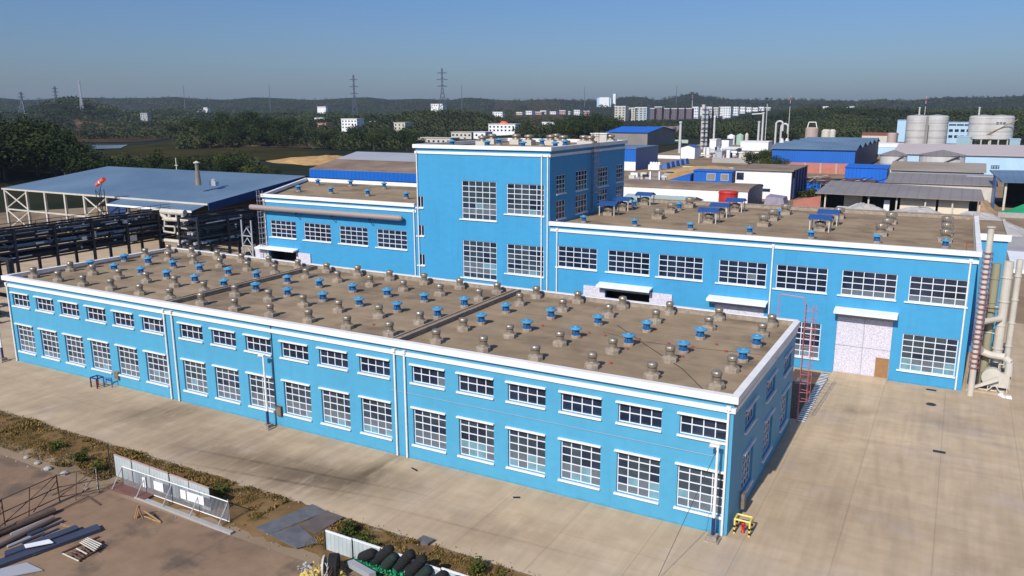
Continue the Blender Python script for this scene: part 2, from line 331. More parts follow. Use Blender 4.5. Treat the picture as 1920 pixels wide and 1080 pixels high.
def window(parent, axis, c, a0, a1, z0, z1, cols, rows, sill=True, hood=False, screened=(), depth=.22, bar=None, pale=.25, sill_l=.12):
    f = MB(); t = bar or (.06 if hood else .07); depth = .2 if hood else .1
    lbox(f, axis, c, a0, a0+t, -depth-.05, -depth+.03, z0, z1, FRAME); lbox(f, axis, c, a1-t, a1, -depth-.05, -depth+.03, z0, z1, FRAME)
    lbox(f, axis, c, a0+t, a1-t, -depth-.05, -depth+.03, z0, z0+t, FRAME); lbox(f, axis, c, a0+t, a1-t, -depth-.05, -depth+.03, z1-t, z1, FRAME)
    W, H = a1-a0, z1-z0
    for i in range(1, cols): x = a0+W*i/cols; lbox(f, axis, c, x-t/2, x+t/2, -depth-.04, -depth+.02, z0+t, z1-t, FRAME)
    for j in range(1, rows): z = z0+H*j/rows; lbox(f, axis, c, a0+t, a1-t, -depth-.035, -depth+.026, z-t/2, z+t/2, FRAME)
    w_ = f.build("window", parent)
    g = MB()
    for i in range(cols):
        for j in range(rows):
            m = GLASS if rows < 5 else (GLASSW if random.random() < .75 else GLASS)
            if j in screened: m = GLASS3 if random.random() < pale else (GLASS2 if random.random() < .97 else GLASS)
            elif random.random() < .006: m = GLASS2
            x0, x1, y0, y1 = a0+W*i/cols, a0+W*(i+1)/cols, z0+H*j/rows, z0+H*(j+1)/rows
            k = .02*random.uniform(-1, 1); e = .012*random.uniform(-1, 1)
            g.face([P(axis, c, x0, -depth-.02+k*0+e, y0), P(axis, c, x1, -depth-.02-e, y0), P(axis, c, x1, -depth-.02-e, y1), P(axis, c, x0, -depth-.02+e, y1)], m)
    g.build("pane", w_)
    if sill: s = MB(); lbox(s, axis, c, a0-sill_l, a1+sill_l*.3, -.1, .14, z0-.13, z0-.002, WTRIM); s.build("sill", w_)
    if hood: s = MB(); lbox(s, axis, c, a0-.14, a1+.04, .002, .16, z1-.02, z1+.09, WTRIM); s.build("lintel", w_)
    return w_
def coping(parent, x0, x1, y0, y1, z, e=.28, zb=None, band=True, sides="fblr", wid=.45, zback=None):
    """white parapet cap all round and the white string course under it"""
    zb = z if zback is None else zback
    m = MB(); h = .44
    if 'f' in sides: m.box(x0-e, x1+e, y0-e, y0+wid-e, z-h, z, WTRIM)
    if 'b' in sides: m.box(x0-e, x1+e, y1-wid+e, y1+e, zb-h, zb, WTRIM)
    ya, yb = y0+wid-e, y1-wid+e
    for sd, xa, xb in (('l', x0-e, x0-e+wid), ('r', x1+e-wid, x1+e)):
        if sd in sides: m.hexa([(xa, ya, z-h), (xb, ya, z-h), (xb, yb, zb-h), (xa, yb, zb-h)], [(xa, ya, z), (xb, ya, z), (xb, yb, zb), (xa, yb, zb)], WTRIM)
    m.build("coping", parent)
    if band:
        m = MB(); e2 = .12; z1, z0 = z-.80, z-1.1
        if 'f' in sides: m.box(x0-e2, x1+e2, y0-e2, y0-.002, z0, z1, WTRIM)
        if 'r' in sides: m.box(x1+.002, x1+e2, y0, y1, z0, z1, WTRIM)
        if 'l' in sides: m.box(x0-e2, x0-.002, y0, y1, z0, z1, WTRIM)
        m.build("string_course", parent)
def pipe_down(parent, x, y, z1, r=.075, z0=0.05):
    m = MB(); m.cyl((x, y, z0), (x, y, z1), r, r, WTRIM, 8); m.box(x-.14, x+.14, y-.12, y+.1, z1, z1+.22, WTRIM); m.build("downpipe", parent)

# ================================================================ THE LAND
HOR = 204.5
SKY = [(-900, 188), (-300, 186), (0, 188), (40, 190), (75, 190), (110, 188), (290, 187), (330, 185), (370, 188), (430, 189), (480, 185), (540, 187), (590, 189), (650, 185), (690, 184), (730, 188), (780, 187), (850, 188), (872, 184.5), (900, 186), (935, 189), (980, 190), (1030, 188), (1070, 190), (1130, 190), (1180, 184), (1205, 185), (1225, 190), (1250, 189), (1270, 185), (1288, 181), (1302, 179), (1312, 184), (1350, 190), (1400, 192), (1500, 192), (1550, 193), (1600, 195), (1650, 192), (1700, 195), (1740, 193), (1800, 190), (1830, 192), (1870, 191), (1920, 190), (2300, 188), (2900, 190)]
sx_, sy_ = np.array([a for a, b in SKY]), np.array([b for a, b in SKY])
HILLS = [  # photo column, distance, rise, half-width across (m), half-depth (m)
    (168, 1450, 25, 58, 120), (215, 1500, 11, 80, 120), (60, 1700, 10, 120, 150), (75, 372, 6, 30, 40), (-60, 360, 8, 40, 50), (475, 640, 9, 42, 70), (545, 660, 5, 30, 50), (390, 680, 4, 30, 50),
    (720, 1030, 10, 110, 130), (860, 1080, 13, 70, 110), (600, 1500, 9, 220, 200), (300, 1900, 10, 200, 200), (1000, 1900, 6, 260, 200), (1060, 730, 5, 60, 60),
    (1560, 1150, 8, 90, 170), (1700, 1250, 9, 150, 200), (1480, 1250, 9, 90, 160), (1880, 1100, 9, 120, 180), (1250, 2600, 12, 300, 260), (1420, 2500, 10, 260, 260), (1800, 2100, 11, 260, 260), (880, 2300, 12, 200, 260), (470, 2500, 14, 300, 260), (603, 1900, 14, 60, 60), (819, 1250, 14, 50, 60), (378, 1700, 13, 70, 60), (56, 1500, 5, 60, 60)]
HP = [(*polar(p, d_), h, a, b) for p, d_, h, a, b in HILLS]
def vnoise(x, y, s, seed):
    x, y = x/s, y/s; xi, yi = np.floor(x).astype(int), np.floor(y).astype(int); fx, fy = x-xi, y-yi; fx, fy = fx*fx*(3-2*fx), fy*fy*(3-2*fy)
    def h(a, b): q = np.sin(a*127.1+b*311.7+seed*74.7)*43758.5453; return q-np.floor(q)
    return (h(xi, yi)*(1-fx)+h(xi+1, yi)*fx)*(1-fy)+(h(xi, yi+1)*(1-fx)+h(xi+1, yi+1)*fx)*fy
def sm(t): t = np.clip(t, 0, 1); return t*t*(3-2*t)
def height(x, y):
    x, y = np.asarray(x, float), np.asarray(y, float); dx, dy = x-CAM[0], y-CAM[1]; d_ = np.hypot(dx, dy)
    fh = FW[:2]/np.hypot(*FW[:2]); f = dx*fh[0]+dy*fh[1]; r = dx*RT[0]+dy*RT[1]
    px = np.where(f > 1, 960+FPX*1.0236*np.arctan2(r, np.maximum(f, 1))*1.0, 960+np.sign(r)*1500); px = np.where(f > 1, 960+FPX/math.cos(PITCH)*r/np.maximum(f, 1), px); px = np.clip(px, -900, 2900)
    top = 25.25+(HOR-np.interp(px, sx_, sy_))/FPX*3700/np.maximum(.35, f/np.maximum(d_, 1))
    z = top*sm((d_-2500)/1200)
    z = np.where(d_ > 3700, top - (d_-3700)*.012, z)
    for hx, hy, h, a, b in HP:
        u = np.array([hx-CAM[0], hy-CAM[1]]); u = u/np.hypot(*u); lr = (x-hx)*u[0]+(y-hy)*u[1]; la = -(x-hx)*u[1]+(y-hy)*u[0]
        z = np.maximum(z, 0)+h*np.exp(-(la/a)**2-(lr/b)**2)*(1-.0*z)
    z += (vnoise(x, y, 260, 1)*6+vnoise(x, y, 90, 2)*3)*sm((d_-900)/900)*(1-sm((d_-2800)/800)*.6)
    z += (vnoise(x, y, 140, 4)-.5)*5*sm((d_-2600)/600)
    return z
def terrain():
    rs = np.concatenate([[0, 60, 120, 180, 240], np.geomspace(290, 9000, 84)]); fa = math.atan2(FW[1], FW[0])
    th = np.concatenate([np.linspace(-math.pi, -.85, 24)[:-1], np.linspace(-.85, .85, 330), np.linspace(.85, math.pi, 24)[1:-1]])+fa
    N, M = len(rs), len(th); X = CAM[0]+np.outer(rs, np.cos(th)); Y = CAM[1]+np.outer(rs, np.sin(th)); Z = height(X, Y)
    Z = np.where(rs[:, None] < 285, 0, Z)-.02
    v = np.stack([X, Y, Z], -1).reshape(-1, 3); i, j = np.meshgrid(np.arange(N-1), np.arange(M), indexing='ij'); j2 = (j+1) % M
    f = np.stack([i*M+j, (i+1)*M+j, (i+1)*M+j2, i*M+j2], -1).reshape(-1, 4)
    me = bpy.data.meshes.new("ground"); me.vertices.add(len(v)); me.vertices.foreach_set("co", v.ravel()); me.loops.add(f.size); me.loops.foreach_set("vertex_index", f.ravel().astype(np.int32))
    me.polygons.add(len(f)); me.polygons.foreach_set("loop_start", np.arange(0, f.size, 4)); me.polygons.foreach_set("use_smooth", [True]*len(f)); me.update(); me.validate()
    me.materials.append(LANDM); o = bpy.data.objects.new("ground", me); COL.objects.link(o); tag(o, "open land of fields and low hills out to the horizon", "ground", kind="structure"); return o
terrain()
def sheet(name, pts, z, m, label, cat, kind="structure"):
    b = MB().face([(x, y, z) for x, y in pts], m).build(name); return tag(b, label, cat, kind=kind)
sheet("works_ground", [(-260, 20), (-260, 130), (-150, 150), (-135, 330), (-160, 560), (60, 560), (75, 20), (75, -40), (-200, -60)], .0, DIRT, "dusty bare ground of the works between the sheds", "ground")
sheet("yard", [(-150, -8.9), (-150, 62), (-76, 62), (-76, 66), (24, 66), (24, 120), (60, 120), (60, -44), (24, -44), (14, -9.4)], .005, YARD, "pale concrete yard round the blue buildings", "yard")
sheet("yard_front", [(14, -9.4), (24, -44), (-4, -44), (-6, -9.6)], .009, YARD, "pale concrete yard at the lower right corner", "yard")
sheet("lower_yard", [(-150, -60), (-150, -13.6), (-38, -14.3), (-27, -14.3), (-14, -14.3), (-4, -20), (-4, -60)], .006, LOW, "brown stained concrete of the lower storage yard", "yard")
# verge: rough edge strip of dry soil with grass
def verge():
    m = MB(); xs = np.arange(-150, -3.5, .6); rr = random.Random(4)
    up = [(-8.9 - .5*rr.random() if x < -24 else -9.3-.45*rr.random()) for x in xs]; lo = [-13.8 + .5*rr.random() if x > -38.5 else -12.9+.8*rr.random() for x in xs]
    for i in range(len(xs)-1):
        n = 6
        for q in range(n):
            def pt(k, qq):
                t = qq/n; y = up[k]+(lo[k]-up[k])*t; return (xs[k], y, .014+.16*math.sin(math.pi*t)*(.5+.5*float(vnoise(np.array(xs[k]), np.array(y), .9, 3))))
            m.face([pt(i, q+1), pt(i+1, q+1), pt(i+1, q), pt(i, q)], VERGE)
    m.build("verge", label="strip of dry brown soil along the front of the yard", cat="verge", kind="structure", smooth=True)
verge()

# ================================================================ FRONT HALL (low two-storey hall)
Hf, RF, D = 9.0, 8.4, 20.0; XL = -73.3
front = thing("factory_building", (-36.6, 10, 0), "long low bright blue hall with two window rows and vents on its flat roof", "factory building")
lo_x = [-72.55+3.98*i for i in range(6)] + [-47.68+3.96*i for i in range(6)] + [-23.05+3.97*i for i in range(6)]
WID = 2.85
holes = [(x, x+WID, 1.2, 4.05) for x in lo_x] + [(x, x+WID, 6.0, 7.32) for x in lo_x]
sideh = [(3.3, 6.2, 1.1, 4.0), (9.5, 12.4, 1.1, 4.0), (15.6, 18.5, 1.1, 4.0), (3.3, 6.2, 5.5, 6.95), (9.5, 12.4, 5.5, 6.95), (15.6, 18.5, 5.5, 6.95)]
b = MB(); wall(b, 'x', 0, XL, 0, 0, Hf-.2, holes, BLUEF); wall(b, 'y', 0, 0, D, 0, Hf-.2, sideh, BLUEF)
b.face([(XL, D, 0), (XL, 0, 0), (XL, 0, Hf-.2), (XL, D, Hf-.2)], BLUEF); b.face([(0, D, 0), (XL, D, 0), (XL, D, 8.5), (0, D, 8.5)], BLUEF)
b.build("wall", front)
MB().box(XL+.15, -.15, .15, D-.15, RF-.3, RF, ROOFC).build("roof", front)
b = MB(); b.box(XL+.02, XL+.28, .2, D-.3, RF-.1, 8.62, CONC); b.box(-.28, -.02, .2, D-.3, RF-.1, 8.5, CONC); b.box(XL+.02, -.02, D-.28, D+.05, RF-.1, 8.8, CONC); b.box(XL+.28, -.28, .02, .2, RF-.1, 8.5, CONC)
b.box(XL-.05, .1, D-.32, D+.12, 8.8, 8.86, WHITE)
b.build("parapet", front)
coping(front, XL, 0, 0, D, Hf, sides="flr", zback=8.86)
for xj in (-25.1, -50.1):
    b = MB(); b.box(xj-.3, xj+.3, .3, D-.3, RF, RF+.3, CONC); b.box(xj-.36, xj-.2, .3, D-.3, RF+.3, RF+.4, CONC); b.box(xj+.2, xj+.36, .3, D-.3, RF+.3, RF+.4, CONC); b.box(xj-.2, xj+.2, .3, D-.3, RF+.3, RF+.32, ROOFC); b.build("roof_joint", front)
for i, x in enumerate(lo_x):
    window(front, 'x', 0, x, x+WID, 1.2, 4.05, 4, 5, hood=True, screened=(0, 1) if i > 2 or random.random() < .6 else (0,), pale=.08 if i < 11 else (.35 if i < 13 else .5))
    window(front, 'x', 0, x, x+WID, 6.0, 7.32, 4, 2, hood=True)
for h in sideh: window(front, 'y', 0, *h, 4, 5 if h[2] < 2 else 2, hood=True)
for x in (-73.1, -49.45, -48.45, -24.5, -23.6, -.28): pipe_down(front, x, -.13, 8.1)
for x in (-36.75,): m = MB(); m.cyl((x, -.05, 1.6), (x, -.05, 8.8), .035, .035, RACK, 6); m.build("conduit", front)
for x, z0, z1, ax in ((-56.95, .7, 1.45, 0), (-36.35, .95, 1.75, 0)):
    m = MB(); m.box(x-.28, x+.28, -.22, -.002, z0, z1, RUST if x > -40 else CONC); m.box(x-.24, x+.24, -.235, -.22, z0+.05, z1-.05, STEEL); m.build("meter_box", front)
m = MB(); m.box(.002, .3, 2.9, 3.5, .5, 1.5, STEEL); m.box(.3, .315, 2.95, 3.45, .55, 1.45, CONC); m.build("meter_box", front)
m = MB(); m.tube([(-25, -.04, 5.1), (-12, -.04, 5.05), (-.8, -.04, 5.0)], .018, PGREY, 5); m.build("cable", front)

# ================================================================ REAR BLOCKS
Y = 35.86
right = thing("factory_building", (-9, 50, 0), "blue hall with wide white sliding door, right of the tall block", "factory building")
xr0, xr1, yb = -29.76, 12.25, 63.6
rw = [-28.65, -22.6, -16.85, -10.45, -4.75, 1.3, 7.1]; holes = [(x, x+4.75, 7.85, 10.25) for x in rw] + [(7.0, 11.55, 1.25, 4.75), (-4.75, -.2, 1.2, 4.75)]
doors = [(-22.8, -17.7, 0.0, 6.1), (1.2, 6.1, 0.05, 5.75), (-10.7, -5.7, 0, 5.6)]
b = MB(); wall(b, 'x', Y, xr0, xr1, 0, 12.6, holes+doors, BLUE); b.face([(xr1, Y, 0), (xr1, yb, 0), (xr1, yb, 12.6), (xr1, Y, 12.6)], BLUE); b.face([(xr1, yb, 0), (xr0, yb, 0), (xr0, yb, 12.3), (xr1, yb, 12.3)], BLUE)
b.build("wall", right)
MB().box(xr0+.002, xr1-.15, Y+.15, yb-.1, 12.1, 12.4, ROOFC).build("roof", right)
b = MB(); b.box(xr0+.1, xr1-.1, yb-.2, yb+.05, 12.3, 12.85, CONC); b.box(xr0+.05, xr1+.1, yb-.26, yb+.12, 12.85, 12.92, CONC); b.box(xr1-.3, xr1-.02, Y+.3, yb-.3, 12.35, 12.5, CONC); b.build("parapet", right)
coping(right, xr0+.3, xr1, Y, yb, 12.92, sides="fr")
for i, x in enumerate(rw): window(right, 'x', Y, x, x+4.75, 7.85, 10.25, 5, 4, screened=() if i < 5 else (0,), pale=.1, sill_l=.3)
window(right, 'x', Y, 7.0, 11.55, 1.25, 4.75, 5, 6, screened=(0, 1), pale=.7, sill_l=.25); window(right, 'x', Y, -4.75, -.2, 1.2, 4.75, 5, 6, screened=(0, 1), sill_l=.25)
for x in (-28.75, -5.2, 11.75): pipe_down(right, x, Y-.13, 12.0)
def door(parent, a0, a1, z1, c=Y, leafs=2, dep=.12):
    m = MB(); W = (a1-a0)/leafs
    for i in range(leafs): m.box(a0+W*i+.015, a0+W*(i+1)-.015, c+.05, c+dep, .06, z1, DOORW); m.box(a0+W*i+.05, a0+W*(i+1)-.05, c+.03, c+.05, z1*.5, z1*.5+.06, PGREY)
    return m
dr = door(right, 1.2, 6.1, 5.72).build("door", right)
MB().box(4.9, 6.06, Y+.0, Y+.045, .1, 2.1, PLY).build("plywood_patch", dr)
MB().box(3.62, 3.68, Y+.02, Y+.05, .1, 5.6, PGREY).build("door_seam", dr)
door(right, -10.7, -5.7, 5.58).build("door", right)
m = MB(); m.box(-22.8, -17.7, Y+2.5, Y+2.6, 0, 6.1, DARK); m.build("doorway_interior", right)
for a0, a1 in ((-25.4, -22.82), (-17.68, -15.2)): m = MB(); m.box(a0, a1, Y-.16, Y-.04, .1, 6.05, DOORW); m.build("sliding_door", right)
for a0, a1, z, pj in ((-23.5, -17.4, 6.3, 1.1), (-11.3, -5.35, 6.15, 1.1), (.95, 6.45, 6.35, 1.25)):
    m = MB(); m.hexa([(a0, Y-pj, z), (a1, Y-pj, z), (a1, Y-.02, z+.1), (a0, Y-.02, z+.1)], [(a0, Y-pj, z+.16), (a1, Y-pj, z+.16), (a1, Y-.02, z+.32), (a0, Y-.02, z+.32)], WHITE); m.box(a0, a1, Y-pj-.04, Y-pj-.001, z-.1, z+.16, WHITE)
    m.build("canopy", right); m = MB(); m.box(a0+.25, a1-.25, Y-.2, Y-.003, z-.55, z-.02, PGREY); m.build("lintel_beam", right)
m = MB(); m.hexa([(1.2, 34.3, .0), (6.1, 34.3, .0), (6.1, Y-.02, 0), (1.2, Y-.02, 0)], [(1.2, 34.3, .02), (6.1, 34.3, .02), (6.1, Y-.02, .2), (1.2, Y-.02, .2)], YARD); m.build("ramp", right)

tall = thing("factory_building", (-38.8, 47, 0), "tall square blue block rising in the middle of the factory", "factory building")
tx0, tx1, ty1, tz = -47.9, xr0, 58.6, 21.15
tw = [(-41.35, -36.65, 12.5, 17.05, 5, 7, (1, 2)), (-41.35, -36.65, 5.4, 9.95, 5, 7, (1, 2)), (-35.25, -30.45, 13.45, 16.95, 5, 6, (0,)), (-35.25, -30.45, 6.45, 9.95, 5, 6, (0,)), (-47.95+.1, -46.95, 13.5, 14.9, 2, 1, ()), (-47.85, -46.95, 10.0, 11.35, 2, 1, ()), (-47.85, -46.95, 6.3, 7.7, 2, 1, ())]
ts = [(37.6, 40.0, 15.8, 17.9), (42.9, 46.3, 15.7, 18), (49.6, 52.9, 15.6, 18), (55.9, 58.2, 15.7, 18), (37.6, 40.0, 12.9, 15.0), (42.9, 46.3, 12.95, 15.15), (49.6, 52.9, 13.1, 15.2), (55.9, 58.2, 13.2, 15.2)]
b = MB(); wall(b, 'x', Y-.01, tx0, tx1, 0, tz-.2, [h[:4] for h in tw], BLUE); wall(b, 'y', tx1, Y-.01, ty1, 0, tz-.2, ts, BLUE)
b.face([(tx0, ty1, 0), (tx0, Y, 0), (tx0, Y, tz-.2), (tx0, ty1, tz-.2)], BLUE); b.face([(tx1, ty1, 0), (tx0, ty1, 0), (tx0, ty1, tz-.2), (tx1, ty1, tz-.2)], BLUE); b.build("wall", tall)
MB().box(tx0+.15, tx1-.15, Y+.15, ty1-.15, 20.3, 20.6, ROOFC).build("roof", tall)
coping(tall, tx0, tx1, Y, ty1, tz, sides="fblr")
for a0, a1, z0, z1, c_, r_, s_ in tw: window(tall, 'x', Y-.01, a0, a1, z0, z1, c_, r_, screened=s_, pale=.3, sill_l=.35 if c_ > 2 else .25)
for h in ts: window(tall, 'y', tx1, *h, 4 if h[1]-h[0] > 3 else 3, 4 if h[2] > 15.4 else 3)
for x in (tx0+.2, tx1-.95, tx1-.2): pipe_down(tall, x, Y-.14, 20.1)

left = thing("factory_building", (-62, 46, 0), "blue hall with four windows, left of the tall block", "factory building")
lx, lz = -73.8, 13.95; ang = (-87.0, 58.5)
lw = [-72.85, -66.7, -60.5, -54.3]; b = MB()
wall(b, 'x', Y, lx, tx0, 0, lz-.2, [(x, x+4.7, 8.05, 10.4) for x in lw] + [(-73.35, -68.3, 0, 6.2)], BLUE)
b.face([(ang[0], ang[1], 0), (lx, Y, 0), (lx, Y, lz-.2), (ang[0], ang[1], lz-.2)], BLUE); b.face([(tx0, ang[1], 0), (ang[0], ang[1], 0), (ang[0], ang[1], lz-.4), (tx0, ang[1], lz-.4)], BLUE); b.build("wall", left)
MB().hexa([(lx+.1, Y+.1, 13.1), (tx0, Y+.1, 13.1), (tx0, ang[1]-.1, 13.1), (ang[0]+.3, ang[1]-.1, 13.1)], [(lx+.1, Y+.1, 13.4), (tx0, Y+.1, 13.4), (tx0, ang[1]-.1, 13.4), (ang[0]+.3, ang[1]-.1, 13.4)], ROOFC).build("roof", left)
b = MB(); b.box(lx-.28, tx0-.29, Y-.28, Y+.17, lz-.44, lz, WTRIM)
b.hexa([(lx-.28, Y+.171, lz-.44), (lx+.2, Y+.171, lz-.44), (ang[0]+.2, ang[1], lz-.44), (ang[0]-.28, ang[1], lz-.44)], [(lx-.28, Y+.171, lz), (lx+.2, Y+.171, lz), (ang[0]+.2, ang[1], lz), (ang[0]-.28, ang[1], lz)], WTRIM); b.build("coping", left)
MB().box(lx-.12, tx0-.13, Y-.12, Y-.002, lz-1.1, lz-.8, WTRIM).build("string_course", left)
MB().box(ang[0], tx0, ang[1]-.2, ang[1]+.05, 13.3, 13.95, WHITE).build("parapet", left)
for x in lw: window(left, 'x', Y, x, x+4.7, 8.05, 10.4, 5, 4, sill_l=.3)
for x in (lx+.15, tx0-.45): pipe_down(left, x, Y-.14, 13.0)
m = MB(); m.hexa([(-75.2, Y-1.1, 6.35), (-67.9, Y-1.1, 6.35), (-67.9, Y-.02, 6.45), (-75.2, Y-.02, 6.45)], [(-75.2, Y-1.1, 6.5), (-67.9, Y-1.1, 6.5), (-67.9, Y-.02, 6.7), (-75.2, Y-.02, 6.7)], WHITE); m.build("canopy", left)
for a0, a1 in ((-76.0, -73.4), (-68.25, -65.7)): m = MB(); m.box(a0, a1, Y-.17, Y-.04, .1, 6.2, DOORW); m.build("sliding_door", left)
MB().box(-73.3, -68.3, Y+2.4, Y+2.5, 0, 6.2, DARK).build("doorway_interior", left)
# long horizontal duct on brackets across the left hall
duct = thing("duct", (-62, Y-.8, 12), "long thick horizontal pipe bracketed high on the left blue hall's front", "pipe")
m2 = MB(); PIPEC = mat("weathered_pipe", (166, 150, 144), .5, .2, k=.85); m2.cyl((-75.6, Y-.75, 12.1), (-49.9, Y-.75, 12.1), .36, .36, PIPEC, 20); m2.cyl((-49.9, Y-.75, 12.1), (-49.68, Y-.75, 12.1), .36, .2, PIPEC, 20); m2.build("pipe", duct, smooth=False)
for x in (-67.2, -61.0, -54.8):
    m = MB(); m.box(x-.04, x+.04, Y-1.15, Y-.01, 11.64, 11.72, NAVY); m.cyl((x, Y-1.05, 11.64), (x, Y-.02, 10.75), .035, .035, NAVY, 6); m.build("bracket", duct)
# annexe behind the right end
an = thing("annexe", (13.7, 56, 0), "narrow blue annexe with white banded parapet on the right end of the right hall", "building")
b = MB(); b.box(12.27, 15.1, 50, 64.5, 0, 12.2, BLUE); b.build("wall", an)
MB().box(12.3, 15.0, 50.1, 64.4, 12.2, 12.35, ROOFC).build("roof", an)
b = MB(); b.box(12.3, 15.35, 49.75, 50.15, 12.0, 12.65, WTRIM); b.box(14.95, 15.25, 50.15, 64.4, 12.0, 12.6, CREAM); b.build("coping", an)
# low lean-to along the back of the right hall
lean = thing("lean_to", (-5, 66.5, 0), "low lean-to with small vents along the right hall's back wall", "building")
b = MB(); b.box(-22, 12.2, 63.8, 69, 0, 11.2, PGREY); b.build("wall", lean); MB().box(-22.2, 12.4, 63.75, 69.2, 11.2, 11.4, GREYR).build("roof", lean)

# ================================================================ ROOF VENTS
def grey_vent():
    t = thing("roof_vent", (0, 0, 0), "grey", "roof vent", "grey steel vents on the low front roof")
    m = MB(); m.lathe([(.60, 0), (.60, .32), (.57, .40), (.45, .42), (.44, .50)], CONC, 8); m.build("base", t)
    m = MB(); m.lathe([(.36, .48), (.36, .54), (.33, .58), (.33, .86), (.27, .88), (.27, 1.0)], STEEL, 16); m.build("neck", t, smooth=False)
    m = MB(); m.lathe([(.29, .92), (.36, .94), (.38, .98), (.38, 1.18), (.34, 1.29), (.22, 1.35), (.02, 1.37)], STEEL, 18); m.build("cap", t, smooth=False); return t
def blue_vent(h=1.0):
    t = thing("roof_vent", (0, 0, 0), "blue", "roof vent", "blue mushroom vents on the low front roof")
    m = MB(); m.lathe([(.43, 0), (.43, .26), (.39, .30)], CONC, 10); m.build("base", t)
    m = MB(); m.lathe([(.38, .28), (.38, .42), (.31, .44), (.31, .84), (.38, .88)], BBODY, 16); m.box(-.05, .05, -.41, -.30, .3, .8, BBODY); m.build("body", t, smooth=False)
    m = MB(); m.lathe([(.44, .84), (.53, .88), (.53, .97), (.43, 1.05), (.20, 1.09), (.18, 1.16), (.05, 1.18)], BSTEEL, 18); m.build("cap", t, smooth=False); return t
GV, BV = grey_vent(), blue_vent()
rowy = [("back", 18.75, 'g'), ("second", 15.5, 'g'), ("third", 12.65, 'b'), ("fourth", 8.5, 'b'), ("fifth", 6.2, 'g'), ("front", 2.35, 'g')]
used = {'g': 0, 'b': 0}
for rn, y, ty in rowy:
    for i in range(18):
        x = -1.75-4.16*(17-i) + (0.25 if ty == 'b' else 0); x = max(x, XL+.95) if i == 0 else x
        if abs(x+25.1) < .8: x += .9 if x > -25.1 else -.8
        if abs(x+50.1) < .8: x += .9 if x > -50.1 else -.8
        jx, jy = random.uniform(-.07, .07), random.uniform(-.08, .08)
        lab = ("grey steel vent on concrete base" if ty == 'g' else "blue mushroom roof vent") + f", {ORD[i]} from left in the low roof's {rn} row"
        src = GV if ty == 'g' else BV
        rz = random.choice((0, .4, .8)) if ty == 'g' else random.uniform(-.3, .3)
        if not used[ty]: used[ty] = 1; src.location = (x+jx, y+jy, RF); src["label"] = lab; src.scale = (.9, .9, .8)
        else: copy_tree(src, (x+jx, y+jy, RF), lab, rz=rz, scale=(.9*random.uniform(.95, 1.05), .9*random.uniform(.95, 1.05), .8*random.uniform(.94, 1.07)))
for i, x in enumerate([-27.4, -21.2, -14.8, -8.5, -2.4, 3.7, 9.6]):
    copy_tree(BV, (x, 40.0, 12.4), f"blue mushroom vent, {ORD[i]} from the left along the right hall's front edge", scale=(.85, .85, .76), group="blue vents on the right hall roof")
for n, (x, y) in enumerate([(-27.2, 56.0), (-21.2, 56.3), (-8.5, 54.6)]):
    copy_tree(BV, (x, y, 12.4), ["blue vent beside the tall block, between canopies", "blue vent between the shiny turbines left on the right hall roof", "blue vent amid the third group of turbines on the right hall"][n], scale=(.9, .9, .95), group="blue vents on the right hall roof")
for i, (x, y) in enumerate([(-80.0, 53.6), (-74.2, 54.7), (-67.0, 54.0), (-75.3, 44.3), (-69.0, 44.2), (-62.3, 44.2), (-55.2, 43.6)]):
    copy_tree(BV, (x, y, 13.4), f"blue vent on the left hall roof, {ORD[i] if i < 3 else ORD[i-3]} in its {'back' if i < 3 else 'front'} row", scale=(.9, .9, .85), group="blue vents on the left hall roof")
def turbine():
    t = thing("turbine_vent", (0, 0, 0), "t", "roof vent", "shiny turbine vents on the right hall roof")
    m = MB(); m.box(-.72, .72, -.72, .72, 0, .58, CONC); m.box(-.78, .78, -.78, .78, .58, .64, CONC); m.build("base", t)
    m = MB(); m.lathe([(.7, .64), (.7, .74), (.52, .78), (.52, .92)], STEEL, 18); m.build("collar", t)
    m = MB(); n = 20
    prof = [(.52, .9), (.64, 1.0), (.70, 1.22), (.69, 1.45), (.60, 1.62), (.40, 1.72), (.1, 1.75)]
    m.lathe(prof, STEEL, n)
    for j in range(n):
        a = 2*math.pi*j/n; m.hexa([(.66*math.cos(a), .66*math.sin(a), 1.02), (.74*math.cos(a+.12), .74*math.sin(a+.12), 1.02), (.70*math.cos(a+.14), .70*math.sin(a+.14), 1.02)], [(.64*math.cos(a), .64*math.sin(a), 1.58), (.73*math.cos(a+.12), .73*math.sin(a+.12), 1.58), (.69*math.cos(a+.14), .69*math.sin(a+.14), 1.58)], STEEL)
    m.build("turbine_head", t); return t
TV = turbine(); TP = [(-20.9, 47.2), (-21.3, 53.4), (-20.9, 60.0), (-8.5, 46.8), (-8.6, 52.2), (-8.3, 58.4), (-2.0, 57.4), (3.6, 45.3), (3.8, 50.2), (3.8, 55.4), (9.5, 44.0), (9.5, 49.0), (9.4, 54.6)]
TL = ["front", "middle", "back"]
for i, (x, y) in enumerate(TP):
    colname = "third column from the tall block" if 0 else ("leftmost turbine column" if i < 3 else "second turbine column" if i < 6 else "" if i == 6 else "third turbine column" if i < 10 else "rightmost turbine column")
    lab = "shiny turbine vent behind the rightmost pair of blue canopies" if i == 6 else f"shiny turbine vent on square base, {TL[i % 3 if i < 6 else (i-7) % 3]} of the {colname}"
    if i == 0: TV.location = (x, y, 12.4); TV["label"] = lab; TV.scale = (.85, .85, .77)
    else: copy_tree(TV, (x, y, 12.4), lab, scale=(.85, .85, random.uniform(.74, .80)))
for i, (x, y, s) in enumerate([(-8.4, 66.2, .6), (1.9, 66.3, .6), (7.3, 66.1, .6), (12.0, 65.7, .6), (-15.6, 66.0, .6)]):
    copy_tree(TV, (x, y, 11.4), f"small turbine vent on the lean-to behind the right hall, {ORD[[1, 2, 3, 4, 0][i]]} from the left", scale=s, group="small vents on the lean-to")
